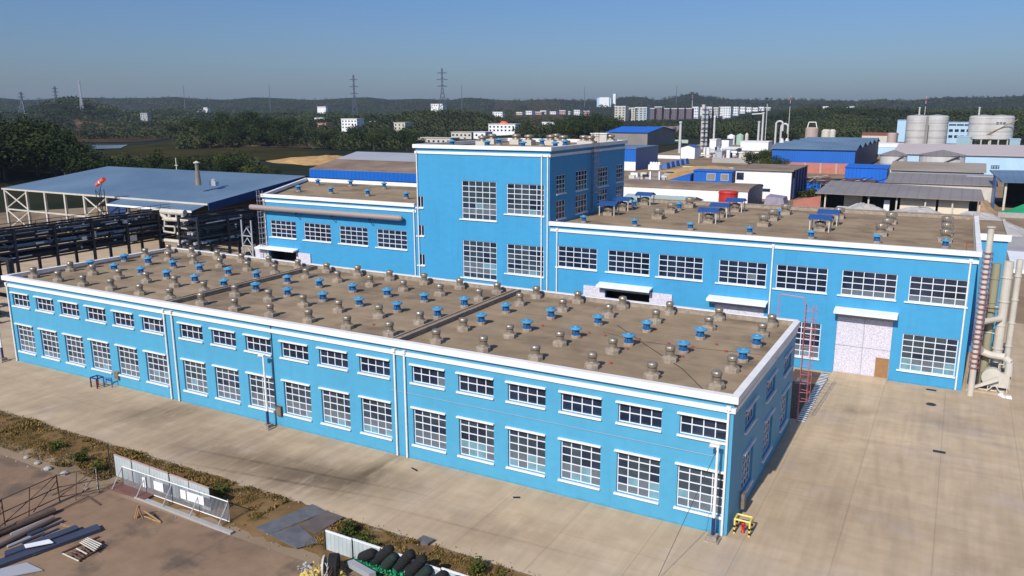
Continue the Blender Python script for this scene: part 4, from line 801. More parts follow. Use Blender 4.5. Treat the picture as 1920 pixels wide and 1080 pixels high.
# ================================================================ BACKGROUND BUILDINGS (right)
def bld(name, label, cat, x0, x1, y0, y1, h, wm, rm, roof='flat', rise=1.5, over=.3, wins=(), base=None, side=None, swins=(), z0=0, group=None):
    t = thing(name, ((x0+x1)/2, (y0+y1)/2, z0), label, cat, group); b = MB(); zb = z0
    if base: b.box(x0, x1, y0, y1, z0, z0+base[0], base[1]); zb = z0+base[0]
    b.box(x0, x1, y0, y1, zb, z0+h, wm); b.build("wall", t); H = z0+h; m = MB(); o = over
    if roof == 'flat': m.box(x0-o, x1+o, y0-o, y1+o, H+.001, H+.35, rm)
    elif roof == 'gx':          # ridge along x
        ym = (y0+y1)/2
        for ya, yb_, za, zb_ in ((y0-o, ym, H, H+rise), (ym, y1+o, H+rise, H)): m.hexa([(x0-o, ya, za+.01), (x1+o, ya, za+.01), (x1+o, yb_, zb_+.01), (x0-o, yb_, zb_+.01)], [(x0-o, ya, za+.2), (x1+o, ya, za+.2), (x1+o, yb_, zb_+.2), (x0-o, yb_, zb_+.2)], rm)
        for x in (x0, x1): MB().face([(x, y0, H), (x, y1, H), (x, ym, H+rise)], side or wm).build("gable", t)
    elif roof == 'gy':          # ridge along y
        xm = (x0+x1)/2
        for xa, xb, za, zb_ in ((x0-o, xm, H, H+rise), (xm, x1+o, H+rise, H)): m.hexa([(xa, y0-o, za+.01), (xb, y0-o, zb_+.01), (xb, y1+o, zb_+.01), (xa, y1+o, za+.01)], [(xa, y0-o, za+.2), (xb, y0-o, zb_+.2), (xb, y1+o, zb_+.2), (xa, y1+o, za+.2)], rm)
        for y in (y0, y1): MB().face([(x0, y, H), (x1, y, H), (xm, y, H+rise)], side or wm).build("gable", t)
    elif roof == 'mono': m.hexa([(x0-o, y0-o, H+.01), (x1+o, y0-o, H+.01), (x1+o, y1+o, H+rise), (x0-o, y1+o, H+rise)], [(x0-o, y0-o, H+.2), (x1+o, y0-o, H+.2), (x1+o, y1+o, H+rise+.2), (x0-o, y1+o, H+rise+.2)], rm)
    elif roof == 'barrel':
        n = 8; a = [((y0+y1)/2-(y1-y0)/2*1.02*math.cos(math.pi*i/n), H+.01+rise*math.sin(math.pi*i/n)) for i in range(n+1)]
        for (ya, za), (yb_, zb_) in zip(a[:-1], a[1:]): m.hexa([(x0-o, ya, za), (x1+o, ya, za), (x1+o, yb_, zb_), (x0-o, yb_, zb_)], [(x0-o, ya, za+.15), (x1+o, ya, za+.15), (x1+o, yb_, zb_+.15), (x0-o, yb_, zb_+.15)], rm)
        for xe in (x1+.02, x0-.02): MB().face([(xe, y, z) for y, z in a], side or wm).build("gable", t)
    m.build("roof", t)
    if side and roof in ('barrel', 'flat', 'saw', 'gx'): MB().box(x1+.003, x1+.06, y0, y1, z0, H, side).build("side_wall", t)
    if roof == 'saw':
        m = MB(); n = 5; L = (y1-y0)/n
        for i in range(n):
            ya = y0+i*L; o_ = .8 if i == 0 else 0
            m.hexa([(x0-.6, ya-o_, H+.01), (x1+.6, ya-o_, H+.01), (x1+.6, ya+L/2, H+rise), (x0-.6, ya+L/2, H+rise)], [(x0-.6, ya-o_, H+.2), (x1+.6, ya-o_, H+.2), (x1+.6, ya+L/2, H+rise+.2), (x0-.6, ya+L/2, H+rise+.2)], rm)
            m.hexa([(x0-.6, ya+L/2, H+rise), (x1+.6, ya+L/2, H+rise), (x1+.6, ya+L, H+.01), (x0-.6, ya+L, H+.01)], [(x0-.6, ya+L/2, H+rise+.2), (x1+.6, ya+L/2, H+rise+.2), (x1+.6, ya+L, H+.2), (x0-.6, ya+L, H+.2)], rm)
            m.face([(x1+.05, ya, H), (x1+.05, ya+L, H), (x1+.05, ya+L/2, H+rise)], side or wm)
        m.build("roof", t)
    for w_ in wins:             # a0,a1,z0,z1,(mat)
        a0, a1, c0, c1 = w_[:4]; g = MB(); g.box(a0-.08, a1+.08, y0-.06, y0-.002, z0+c0-.08, z0+c1+.08, WTRIM if wm is not WHITE else PGREY); g.box(a0, a1, y0-.075, y0-.06, z0+c0, z0+c1, w_[4] if len(w_) > 4 else GLASS); g.build("window", t)
    for w_ in swins: a0, a1, c0, c1 = w_; g = MB(); g.box(x1+.06, x1+.1, a0, a1, z0+c0, z0+c1, DARK); g.build("window", t)
    return t
def cells(a0, a1, n, w_, rows): s_ = (a1-a0)/n; return [(a0+s_*i+(s_-w_)/2, a0+s_*i+(s_+w_)/2, c0, c1) for i in range(n) for c0, c1 in rows]
bld("warehouse", "long white building with curved brown roof and navy end wall", "warehouse", -90, -36, 161, 178, 4.7, WHITE, RUSTR, 'barrel', 1.0, .2, side=NAVY)
rt = thing("round_tank", (*ony(1366, 370, 154.)[:2], 0), "round red tank before the long white building", "tank"); c_ = ony(1366, 358, 154.)
m = MB(); m.lathe([(2.3, 0), (2.3, c_[2]-.3), (2.1, c_[2])], RED, 20, (c_[0], 154)); m.build("shell", rt); m = MB(); m.lathe([(2.45, 0), (2.45, .16)], RED, 20, (c_[0], 154), c_[2]-.5); m.build("rim", rt)
bld("pale_green_shelter", "low shelter with pale green sheet roof behind the right hall", "shelter", -62, -45, 140, 152, 3.0, PGREY, mat("pale_green_sheet", (166, 184, 178), .6, k=.85), 'gx', 1.3)
bb = bld("site_office", "blue cabin building with two grey windows behind the long white one", "cabin", -68.5, -55.6, 224, 230, 4.7, ROYAL, ROYAL, 'flat', side=NAVY, wins=[(-63.9, -61.2, 1.9, 4.0, GREYR), (-59.2, -56.6-.2, 1.9, 4.0, GREYR)])
m = MB(); m.hexa([(-78, 222, 0), (-69, 222, 0), (-69, 228, 0), (-78, 228, 0)], [(-78, 222, .8), (-69, 222, 3.4), (-69, 228, 4.2), (-78, 228, 1.2)], ROYAL); tag(m.build("sloping_shelter"), "sloping blue shelter joined to the blue cabin's left side", "shelter")
wb = bld("office_block", "white two-storey block with flat brown roof and dark side columns", "building", -46.5, -31, 191, 214, 8.0, WHITE, RUSTR, 'flat', over=.6, side=GREYR, wins=[(-46.2, -44.2, 5.2, 7.2), (-46.2, -44.2, 1.4, 3.2), (-42.4, -36.6, 2.1, 2.9)])
for y in (193, 197.5, 202, 206.5, 211): MB().box(-30.9, -30.4, y, y+2.4, .2, 7.9, NAVY).build("pilaster", wb)
MB().box(-47, -46.6, 190, 196, 0, 4.2, SALMON).build("porch", wb)
ld = thing("wheel_loader", (-33.5, 212, 0), "yellow wheel loader parked by the white office block", "loader")
LY = mat("loader_yellow", (206, 170, 96), .5, k=.85)
m = MB(); p = onz(1484, 368); X, Yl = p[0]-.8, p[1]; m.box(X-2.2, X+.4, Yl, Yl+2, .9, 2.2, LY); m.box(X+.2, X+1.8, Yl+.2, Yl+1.8, .9, 1.5, LY); m.build("body", ld)
m = MB(); m.box(X-.6, X+.6, Yl+.2, Yl+1.8, 2.2, 3.2, DARK); m.box(X-.75, X+.75, Yl+.1, Yl+1.9, 3.2, 3.35, LY); m.build("cab", ld)
for a in (-1.5, 1.3):
    for q in (-.2, 1.7): m = MB(); m.cyl((X+a, Yl+q, .85), (X+a, Yl+q+.5, .85), .85, .85, RUST, 16); m.cyl((X+a, Yl+q-.02, .85), (X+a, Yl+q+.52, .85), .45, .45, LY, 12); m.build("wheel", ld)
m = MB(); m.hexa([(X+1.8, Yl+.5, 1.2), (X+3.6, Yl+.5, .6), (X+3.6, Yl+1.5, .6), (X+1.8, Yl+1.5, 1.2)], [(X+1.8, Yl+.5, 1.6), (X+3.6, Yl+.5, 1.0), (X+3.6, Yl+1.5, 1.0), (X+1.8, Yl+1.5, 1.6)], LY); m.build("boom", ld)
m = MB(); m.hexa([(X+3.5, Yl-.2, .2), (X+4.9, Yl-.2, .1), (X+4.9, Yl+2.2, .1), (X+3.5, Yl+2.2, .2)], [(X+3.5, Yl-.2, 1.3), (X+4.2, Yl-.2, .4), (X+4.2, Yl+2.2, .4), (X+3.5, Yl+2.2, 1.3)], LY); m.build("bucket", ld)
a = ony(1430, 385, 165.); b_ = ony(1473, 385, 165.); m = MB(); m.hexa([(a[0], 165, 0), (b_[0], 165, 0), (b_[0], 171, 0), (a[0], 171, 0)], [(a[0]+.6, 165.4, 3.4), (b_[0]-.8, 165.4, 3.2), (b_[0]-.8, 170.6, 3.2), (a[0]+.6, 170.6, 3.6)], mat("mauve_tarpaulin", (150, 142, 160), .75, var=.25, scale=.8, k=.85, bump=.6)); tag(m.build("covered_stack"), "stack under mauve-grey tarpaulin behind the right hall", "tarpaulin")
m = MB(); m.hexa([(-27.5, 176, 0), (-20, 174, 0), (-20, 174.4, 0), (-27.5, 176.4, 0)], [(-27.5, 176, 1.6), (-20, 174, 3.4), (-20, 174.4, 3.4), (-27.5, 176.4, 1.6)], BRICK); tag(m.build("brick_wall"), "salmon coloured sloping wall left of the grey-roofed shed", "wall")
# grey roofed open shed
gs = thing("open_shed", (-1, 170, 0), "open shed with long grey roof and cream hanging panels behind the right hall", "shed")
m = MB(); m.hexa([(-19.5, 157.5, 5.45), (15.5, 157.5, 5.3), (14.8, 169, 6.8), (-18.8, 178, 6.9)], [(-19.5, 157.5, 5.6), (15.5, 157.5, 5.45), (14.8, 169, 6.95), (-18.8, 178, 7.05)], GREYR); m.build("roof", gs)
for x in (-17.3, -7.8, -1.9, 4.0, 9.4, 14.6): MB().box(x-.16, x+.16, 158.6, 158.9, 0, 5.4, CREAM).build("post", gs)
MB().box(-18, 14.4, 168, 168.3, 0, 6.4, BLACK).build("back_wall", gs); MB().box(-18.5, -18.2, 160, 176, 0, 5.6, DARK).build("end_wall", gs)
for a, b_ in ((-1.2, 6.1), (6.6, 12.6)): m = MB(); m.box(a, b_, 160, 160.15, 1.6, 5.2, mat("cream_panel", (226, 212, 188), .7, k=.85)); m.build("panel", gs)
MB().box(-13.6, -9.6, 163, 163.2, .2, 5.3, CREAM).build("panel", gs); MB().box(-4.6, -3.4, 160, 160.6, .3, 4.4, WHITE).build("panel", gs)
def heap(x, y, rx, ry, h, m_, label, name="gravel_heap", cat="heap", seed=1):
    n, k = 18, 7; m = MB(); rr = random.Random(seed); i0 = 0; g = []
    for j in range(k):
        t = j/(k-1); g.append([(x+rx*t*math.cos(2*math.pi*i/n)*(1+.15*rr.uniform(-1, 1)), y+ry*t*math.sin(2*math.pi*i/n)*(1+.15*rr.uniform(-1, 1)), max(.01, h*(1-t*t)**1.1*(1+.12*rr.uniform(-1, 1))) if j < k-1 else .005) for i in range(n)])
    for j in range(k-1):
        for i in range(n): a = (i+1) % n; m.face([g[j][i], g[j+1][i], g[j+1][a], g[j][a]], m_)
    o = m.build(name, label=label, cat=cat, origin=(x, y, 0)); return o
heap(-8, 150, 9, 6, 4.3, GRAVEL, "pale gravel heap before the left part of the grey-roofed shed"); heap(3, 150, 10, 6, 4.1, GRAVEL, "pale gravel heap before the middle of the grey-roofed shed", seed=2); heap(14, 148, 10, 6, 3.8, GRAVEL, "wide pale gravel heap before the right part of the grey-roofed shed", seed=3)
sheet("gravel_yard", [(-16, 120), (24, 120), (26, 156), (-16, 156)], .012, GRAVEL, "pale gravel ground behind the right hall", "ground")
tr = thing("truck", (-13, 157, 0), "small white truck parked at the grey-roofed shed's left end", "truck"); p = ony(1578, 400, 157.); X = p[0]
m = MB(); m.box(X-1.1, X+1.0, 156.2, 158.2, .7, 2.7, WHITE); m.box(X-.9, X+.8, 156.17, 156.2, 1.6, 2.5, GLASS); m.build("cab", tr); m = MB(); m.box(X+1.05, X+4.6, 156.1, 158.3, .8, 1.4, CREAM); m.build("flatbed", tr)
for a in (-.2, 3.4): m = MB(); m.cyl((X+a, 156.0, .45), (X+a, 156.3, .45), .45, .45, BLACK, 14); m.build("wheel", tr)
# sawtooth blue warehouse
wh = bld("warehouse", "long royal blue warehouse with ridged grey roof and brick base", "warehouse", -57.5, -26.2, 296, 392, 9.2, ROYAL, STEELB, 'saw', 1.9, base=(4.0, BRICK), side=NAVY)
for i in range(6): MB().box(-56.5+i*5.9, -55.8+i*5.9, 295.7, 295.99, 0, 4.0, SALMON).build("pilaster", wh)
bld("tarpaulin_store", "bright blue sheeted store with ribbed roof before the blue warehouse", "store", -24, -11, 250, 262, 5.6, BRUP, BRUP, 'mono', -.0+.4, side=NAVY)
t = bld("ruined_shed", "low shed with rusty tangled roof and bright blue wall", "shed", -36, -12, 212, 226, 3.4, BRUP, RUST, 'flat', wins=[(-26, -13, .3, 3.0, DARK)])
m = MB(); rr = random.Random(8)
for i in range(26): x = rr.uniform(-30, -9); m.cyl((x, 209, 3.6+rr.uniform(0, 1.5)), (x+rr.uniform(1, 6), 214, 3.7+rr.uniform(0, 1.8)), .1, .1, rr.choice((RUST, BLACK, CREAM)), 5)
tag(m.build("scrap_heap"), "rusty scrap steel heaped on the low shed's roof", "scrap")
bld("workshop", "workshop with long tan roof, taller of the two stepped roofs", "workshop", -9, 16.5, 238, 262, 6.0, PGREY, TANR, 'gx', 2.0, over=.6); bld("workshop", "lower lean-to with grey-brown roof before the tan workshop", "workshop", -8, 19, 210, 228, 4.4, CREAM, GREYR, 'mono', 1.4, over=.5)
for i, (px_, rad) in enumerate(((1676, 4.6), (1767, 7.4))):
    c_ = ony(px_, 290, 285.); t = thing("round_tank", (c_[0], 285, 0), ["smaller grey round tank with cone roof before the long pale building", "larger grey round tank with cone roof before the long pale building"][i], "tank")
    zz_ = float(ony(px_, 291, 285.)[2]); m = MB(); m.lathe([(rad, 0), (rad, zz_)], SILO, 24, (c_[0], 285)); m.build("shell", t); m = MB(); m.lathe([(rad+.3, 0), (rad+.3, .15), (.3, 1.9)], GREYR, 24, (c_[0], 285), zz_); m.build("roof", t)
    m = MB(); m.cyl((c_[0]+rad*.1, 285-rad-.2, zz_-2.4), (c_[0]+rad*.75, 285-rad*.8, zz_+.1), .3, .3, BLACK, 6); m.build("stairway", t)
lb = bld("long_building", "long pale blue walled building with pinkish roof below the silos", "building", -13, 62, 305, 372, 7.8, PALEB, mat("pinkish_roof", (196, 182, 178), .6, k=.85, var=.08, scale=.05), 'gx', 2.6, over=.8)
GLY = mat("sign_lettering", (40, 52, 78), .6)
def strokes(parent, x, z, s, y, seed, name="lettering"):   # one brush-like character made of bars, as on the wall
    m = MB(); rr = random.Random(seed)
    for k in range(3): zz_ = z+s*(.1+.38*k); a = rr.uniform(0, .2); m.box(x+s*a, x+s*(1-a), y-.08, y-.02, zz_, zz_+s*.13, GLY)
    for k in range(2): xx = x+s*(.2+.45*k); m.box(xx, xx+s*.13, y-.1, y-.081, z+s*rr.uniform(0, .2), z+s*rr.uniform(.8, 1.0), GLY)
    m.build(name, parent)
for i, px_ in enumerate((1823, 1829, 1833, 1856, 1861, 1866)):
    c_ = ony(px_, 317, 305.); strokes(lb, float(c_[0]), max(.6, float(c_[2])), (1.4 if i in (0, 3, 4, 5) else .8), 305, i+2)
# silos
for k, (pxs, zleg, lab) in enumerate((((1719, 1754), 0, "of the left pair of tall grey silos"), ((1841, 1873), 5.2, "of the right pair of silos, raised on legs"))):
    for i, px_ in enumerate(pxs):
        c_ = ony(px_, 250, 590. if k == 0 else 576.); y = c_[1]; R_ = 7.3 if k == 0 else 8.3
        if k and i == 1: R_ = 8.0
        t = thing("silo", (c_[0], y, 0), ("left silo " if i == 0 else "right silo ")+lab, "silo", "tall grey silos"); H = 19.8
        m = MB(); m.lathe([(R_, zleg), (R_, H-.6), (R_-1.2, H+.3), (.5, H+.9)], SILO, 32, (c_[0], y)); m.build("shell", t, smooth=False)
        m = MB()
        for z in np.arange(zleg+2.5, H-1, 3.6): m.lathe([(R_+.12, 0), (R_+.12, .25)], SILO, 32, (c_[0], y), z)
        m.build("band", t)
        if zleg:
            for a in range(8): q = (c_[0]+(R_-.7)*math.cos(a*.785), y+(R_-.7)*math.sin(a*.785)); MB().cyl((*q, 0), (*q, zleg), .45, .45, CREAM, 8).build("leg", t)
        if k and i == 1:
            for j in range(3): strokes(t, c_[0]-2.5+1.9*j, 14.6, 1.6, y-R_-.05, 40+j)
            MB().cyl((c_[0]-R_-1, y-R_+.5, 7), (c_[0]+R_+1.2, y-R_-1.5, 17.8), .3, .3, mat("dull_ochre", (150, 138, 100), .7, k=.8), 8).build("conveyor", t)
    c_ = ony(pxs[0]+18, 250, 582.); m = MB(); m.box(c_[0]-.8, c_[0]+.8, c_[1]-6.5, c_[1]-5, 0, 19.5, GREYR); tag(m.build("stair_tower"), f"narrow stair tower between the {'left' if k == 0 else 'right'} pair of silos", "tower")
for i, (px_, yb_, yt, dist, r) in enumerate(((1723, 219, 203, 650, .6), (1835, 219, 203, 640, .6), (1274, 287, 231, 483, .75), (1338, 262, 220, 600, .8), (1421, 268, 230, 560, .7), (1428, 268, 213, 580, .7), (1436, 240, 196, 700, .35))):
    a, b_ = pt(px_, yb_, dist), pt(px_, yt, dist); zb = 0
    t = thing("chimney", (a[0], a[1], 0), ["thin pale chimney behind the left silo pair", "thin pale chimney behind the right silo pair", "plain white chimney left of the distillation tower", "capped chimney right of the distillation tower", "shorter chimney by the white tanks, right of the refinery", "taller bent-topped chimney by the white tanks", "thin distant mast above the white tanks"][i], "chimney" if i != 6 else "mast")
    m = MB(); m.cyl((a[0], a[1], 0), (a[0], a[1], b_[2]), r*1.1, r*.85, CHIM, 10); m.build("stack", t); m = MB(); m.lathe([(r*1.2, 0), (r*1.2, r*1.4)], CHIM if i != 3 else WHITE, 10, (a[0], a[1]), b_[2]); m.build("stack_top", t)
    if i == 5: MB().tube([(a[0], a[1], b_[2]), (a[0]-7.5, a[1], b_[2]-.4)], .45, CHIM, 8).build("cross_pipe", t)
# pale blue blocks round the silos
bld("processing_block", "pale blue block left of the silos", "building", *sorted((ony(1681, 250, 640.)[0], ony(1716, 250, 640.)[0])), 640, 655, 16.0, PALEB, PALEB, 'flat', wins=[(-37.5+0*i, -35.5, 6.5-3*i, 8-3*i) for i in range(0)])
xa, xb = ony(1774, 250, 625.)[0], ony(1824, 250, 625.)[0]
bld("processing_block", "pale blue block with rows of dark windows between the silo pairs", "building", xa, xb, 625, 640, 14.8, PALEB, PALEB, 'flat', wins=cells(xa+1, xb-1, 4, 2.6, ((8.2, 10.2), (4.0, 6.0)))+cells(xa+1, xb-1, 3, 4.6, ((12.6, 13.8),)))
bld("store", "low turquoise-grey store before the silos", "building", ony(1794, 260, 565.)[0], ony(1820, 260, 565.)[0], 565, 575, 6.8, mat("turquoise_grey", (140, 172, 184), .6, k=.85), PALEB, 'flat'); bld("store", "small turquoise-grey box right of the raised silos", "building", ony(1894, 260, 560.)[0], ony(1914, 260, 560.)[0], 560, 570, 5.6, MATS["turquoise_grey"], PALEB, 'flat')
# open blue roofed shed at the right edge
rs = thing("open_shed", (36, 195, 0), "dark open shed with steel blue roof at the right edge", "shed")
m = MB(); m.hexa([(19.5, 190, 7.0), (60, 176, 8.6), (60, 214, 9.0), (17.2, 214, 8.2)], [(19.5, 190, 7.3), (60, 176, 8.9), (60, 214, 9.3), (17.2, 214, 8.5)], STEELB); m.build("roof", rs)
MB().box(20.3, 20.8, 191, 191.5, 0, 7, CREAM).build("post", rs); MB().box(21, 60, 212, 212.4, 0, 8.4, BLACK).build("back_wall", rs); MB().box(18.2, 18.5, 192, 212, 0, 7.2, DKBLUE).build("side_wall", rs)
heap(30, 188, 10, 5, 2.9, GREENN, "heap under bright green netting at the right edge", "netted_heap", seed=6); m = MB(); m.box(19, 45, 176, 176.3, 0, 1.2, GRAVEL); tag(m.build("low_wall"), "low wall before the green netted heap", "wall")
t = bld("gatehouse", "small pale cabin between the tan workshop and the right shed", "cabin", 12.8, 18.2, 226, 232, 5.6, PALEB, PGREY, 'flat', over=.8, wins=[(13.3, 15.3, 3.2, 4.6), (15.7, 17.8, 3.2, 4.6)])
heap(14.5, 186, 4.5, 4, 3.4, mat("tan_heap", (170, 140, 110), .9, var=.3, scale=.8, k=.8), "brown heap beside the grey-roofed shed's right end", seed=9)
# blue sheds right behind the tall block
bld("warehouse", "royal blue clad shed with white base behind the tall block", "warehouse", -135, -108.5, 276, 304, 9.0, ROYAL, STEELB, 'flat', base=(3.6, WHITE), side=DKBLUE)
bld("warehouse", "grey-walled building with bright blue hipped roof farther behind the tall block", "warehouse", -205, -176, 480, 540, 9.5, GREYR, BRUP, 'gx', 3.2, over=1)
for i, px_ in enumerate((1244, 1259, 1271)):
    c_ = ony(px_, 250, 650.+(20 if i == 2 else 0)); t = thing("storage_tank", (c_[0], c_[1], 0), f"brownish steel storage tank by the trees, {ORD[i]} of three from the left", "tank", "three brownish storage tanks"); m = MB(); m.lathe([(4.0, 0), (4.0, 9.4), (3.4, 9.9), (.3, 10.3)], mat("brown_tank_steel", (132, 122, 116), .5, .2, k=.85), 18, (c_[0], c_[1])); m.build("shell", t); MB().cyl((c_[0]-3, c_[1]-4.1, 1), (c_[0]+3.2, c_[1]-4.1, 8.6), .2, .2, RUST, 6).build("stairway", t)
# refinery
rf = thing("distillation_tower", (-133, 467, 0), "tall twin-column distillation tower above the works", "tower")
for px_, r, yt, mm in ((1317, 1.1, 196, SILO), (1325, 1.0, 202, LAG)): a = ony(px_, 250, 467.); b_ = ony(px_, yt, 467.); m = MB(); m.cyl((a[0], 467, 0), (a[0], 467, b_[2]), r, r, mm, 12); m.build("column", rf)
a = ony(1328.5, 250, 467.); m = MB()
for q in (0, 2.2):
    for yy in (466, 468.4): m.cyl((a[0]+q, yy, 0), (a[0]+q, yy, 24), .25, .25, BLACK, 6)
for z in np.arange(2, 25, 2.8): m.box(a[0]-4.2, a[0]+2.5, 465.5, 469, z, z+.3, BLACK)
m.build("lattice", rf)
for z in (7, 12.5, 18): MB().cyl((a[0]-4.6, 465.6, z), (a[0]+.3, 465.6, z), .16, .16, BLACK, 6).build("platform", rf)
pr_ = random.Random(12); t = thing("process_skid", (-128, 450, 0), "jumble of pipework and vessels at the foot of the distillation tower", "pipework")
for i in range(34):
    m = MB()
    p = onz(pr_.uniform(1290, 1372), pr_.uniform(284, 300)); hgt = pr_.uniform(1, 6)
    if pr_.random() < .5: m.cyl((p[0], p[1], 0), (p[0], p[1], hgt), pr_.uniform(.3, 1.1), None, pr_.choice((LAG, SILO, BLACK, WHITE)), 8)
    else: m.box(p[0], p[0]+pr_.uniform(2, 7), p[1], p[1]+2, hgt*.5, hgt*.5+pr_.uniform(.3, 1.2), pr_.choice((LAG, RACK, SILO, WHITE)))
    m.build("vessel", t)
def pbox(px0, px1, pyb, pyt, dist, dep, name, label, cat, wm, rm, roof='flat', **k):
    a, b_ = pt(px0, pyb, dist), pt(px1, pyb, dist); y = (a[1]+b_[1])/2; A, B = ony(px0, pyb, y), ony(px1, pyb, y); h = float(ony((px0+px1)/2, pyt, y)[2]); z0 = float(height(A[0], y)) if dist > 400 else 0
    zz_ = min(z0, float(A[2])) if dist > 600 else 0; return bld(name, label, cat, float(A[0]), float(B[0]), y, y+dep, max(h-zz_, 2), wm, rm, roof, z0=zz_, **k)
pbox(1341, 1353, 300, 284, 440, 8, "pump_house", "pale grey pump house right of the distillation tower", "building", LAG, LAG); pbox(1353, 1378, 298, 280, 445, 14, "compressor_shed", "dark open-sided compressor shed with white roof", "shed", GREYR, WHITE, 'mono', rise=.6, side=BLACK)
pbox(1330, 1342, 280, 262, 500, 10, "control_room", "small white control room by the distillation tower", "building", WHITE, WHITE); pbox(1345, 1366, 278, 262, 510, 10, "process_block", "white block with dark top behind the compressor shed", "building", WHITE, BLACK)
pbox(1276, 1302, 300, 277, 430, 10, "site_hut", "small white gabled hut with blue roof left of the distillation tower", "hut", WHITE, DKBLUE, 'gy', rise=1.2)
for i, (a_, b__) in enumerate(((1364, 1378), (1381, 1394), (1397, 1403))):
    c_ = ony((a_+b__)/2, 260, 540.); t = thing("storage_tank", (c_[0], 540, 0), ["round white tank at the left of the refinery tank row", "pale green tank, middle of the refinery tank row", "small cream tank at the right of the refinery tank row"][i], "tank"); m = MB(); r = (b__-a_)/2*600/FPX; m.lathe([(r, 0), (r, 6.2+i*.5), (.3, 7.4+i*.5)], [WHITE, mat("pale_green_tank", (160, 190, 172), .5, k=.85), CREAM][i], 18, (c_[0], 540)); m.build("shell", t)
pbox(1388, 1440, 278, 266, 520, 12, "low_store", "long low white store right of the refinery", "building", WHITE, WHITE); pbox(1385, 1427, 296, 287, 420, 6, "low_store", "low white shed roof below the refinery trees", "building", CREAM, WHITE)
for i, (a_, b__, yb_, yt, d_, lab) in enumerate(((1280, 1375, 318, 313, 330, "pale boundary wall behind the sand heaps"), (1335, 1425, 306, 297, 400, "grey-green wall below the refinery"), (1230, 1290, 268, 262, 620, "pale green wall before the brownish tanks"), (1200, 1275, 297, 291, 420, "white wall beside the plain white chimney"))):
    A, B = pt(a_, yb_, d_), pt(b__, yb_, d_); A, B = onz(a_, yb_), onz(b__, yb_); yy = (A[1]+B[1])/2; A, B = ony(a_, yb_, yy), ony(b__, yb_, yy); m = MB(); m.box(A[0], B[0], yy, yy+.4, 0, max(1.2, (yb_-yt)*d_/FPX), [CREAM, GRAVEL, mat("pale_green_wall", (176, 192, 176), .7, k=.85), WHITE][i]); tag(m.build("boundary_wall"), lab, "wall")
for i, (px_, py_, rx, ry, h, lab) in enumerate(((1310, 330, 14, 12, 3.6, "left yellow sand heap behind the blue cabin"), (1360, 326, 16, 14, 3.2, "middle yellow sand heap behind the blue cabin"), (1405, 330, 12, 16, 4.0, "right yellow sand heap by the white office block"), (1330, 318, 20, 12, 2.6, "long yellow sand heap farthest behind the blue cabin"))):
    p = onz(px_, py_+6); heap(p[0], p[1], rx, ry, h, SAND, lab, "sand_heap", seed=20+i)
p = onz(560, 306); heap(-262, 262, 34, 22, 3.0, SAND, "long bare sand bank beyond the sheds on the left", "sand_bank", seed=31)
for i in range(5):
    p = onz(1246+i*9, 316-i*2.2); m = MB(); m.hexa([(p[0]-1.6, p[1]-2, 0), (p[0]+1.8, p[1]-2, 0), (p[0]+2.2, p[1]+2, 0), (p[0]-1.2, p[1]+2, 0)], [(p[0]-1.2, p[1]-1.4, 2.0), (p[0]+1.3, p[1]-1.4, 2.6), (p[0]+1.6, p[1]+1.4, 2.6), (p[0]-.8, p[1]+1.4, 2.2)], DKBLUE); tag(m.build("covered_pallet", origin=(p[0], p[1], 0)), f"blue covered stack near the sand heaps, {ORD[i]} from the left", "tarpaulin", "blue covered stacks")
t = thing("batching_plant", (-100, 215, 0), "white framed hopper tower between the blue shed and the blue cabin", "machine"); 
for px_ in (1219, 1236): a = ony(px_, 345, 220.); b_ = ony(px_, 316, 220.); MB().box(a[0]-.25, a[0]+.25, 219.7, 220.2, 0, b_[2], WHITE).build("post", t)
a, b_ = ony(1217, 318, 220.), ony(1238, 309, 220.); MB().box(a[0], b_[0], 219, 222, a[2], b_[2], WHITE).build("hopper", t)
for px_ in (1220, 1225, 1230, 1235): a = ony(px_, 308, 220.); MB().lathe([(.45, 0), (.45, .7), (.1, .9)], WHITE, 8, (a[0], 220.5), float(b_[2])).build("filter", t)
t = thing("yard_equipment", (-85, 205, 0), "grey machinery and pipes lying behind the long white building", "machinery")
for i in range(40):
    m = MB()
    p = onz(pr_.uniform(1182, 1262), pr_.uniform(328, 350)); s_ = pr_.uniform(.5, 1.6); m.box(p[0]-s_, p[0]+s_, p[1]-s_*.6, p[1]+s_*.6, 0, s_*pr_.uniform(.6, 1.4), pr_.choice((RACK, PGREY, WHITE, GREYR, CREAM)))
    m.build("machine_part", t)
# equipment behind the blue warehouse
for i, (px_, yb_, yt, w_, lab) in enumerate(((1453, 268, 231, 1.0, "tall bent vent pipe behind the blue warehouse, left one"), (1463, 266, 236, 1.6, "bent vent pipe with round base behind the blue warehouse"))):
    a, b_ = pt(px_, yb_, 450), pt(px_, yt, 450); t = thing("vent_pipe", (a[0], a[1], 0), lab, "pipe"); m = MB(); m.cyl((a[0], a[1], 0), (a[0], a[1], b_[2]), .5, .5, CHIM, 8); m.tube([(a[0], a[1], b_[2]), (a[0]+1, a[1], b_[2]+1), (a[0]+2.6, a[1], b_[2]+1), (a[0]+3.4, a[1], b_[2]), (a[0]+3.4, a[1], b_[2]-4)], .5, CHIM, 8); m.build("pipe", t); m = MB(); m.lathe([(1.7, 0), (1.7, 7), (.6, 10)], CHIM, 12, (a[0]+3.4, a[1]), 0); m.build("vessel", t)
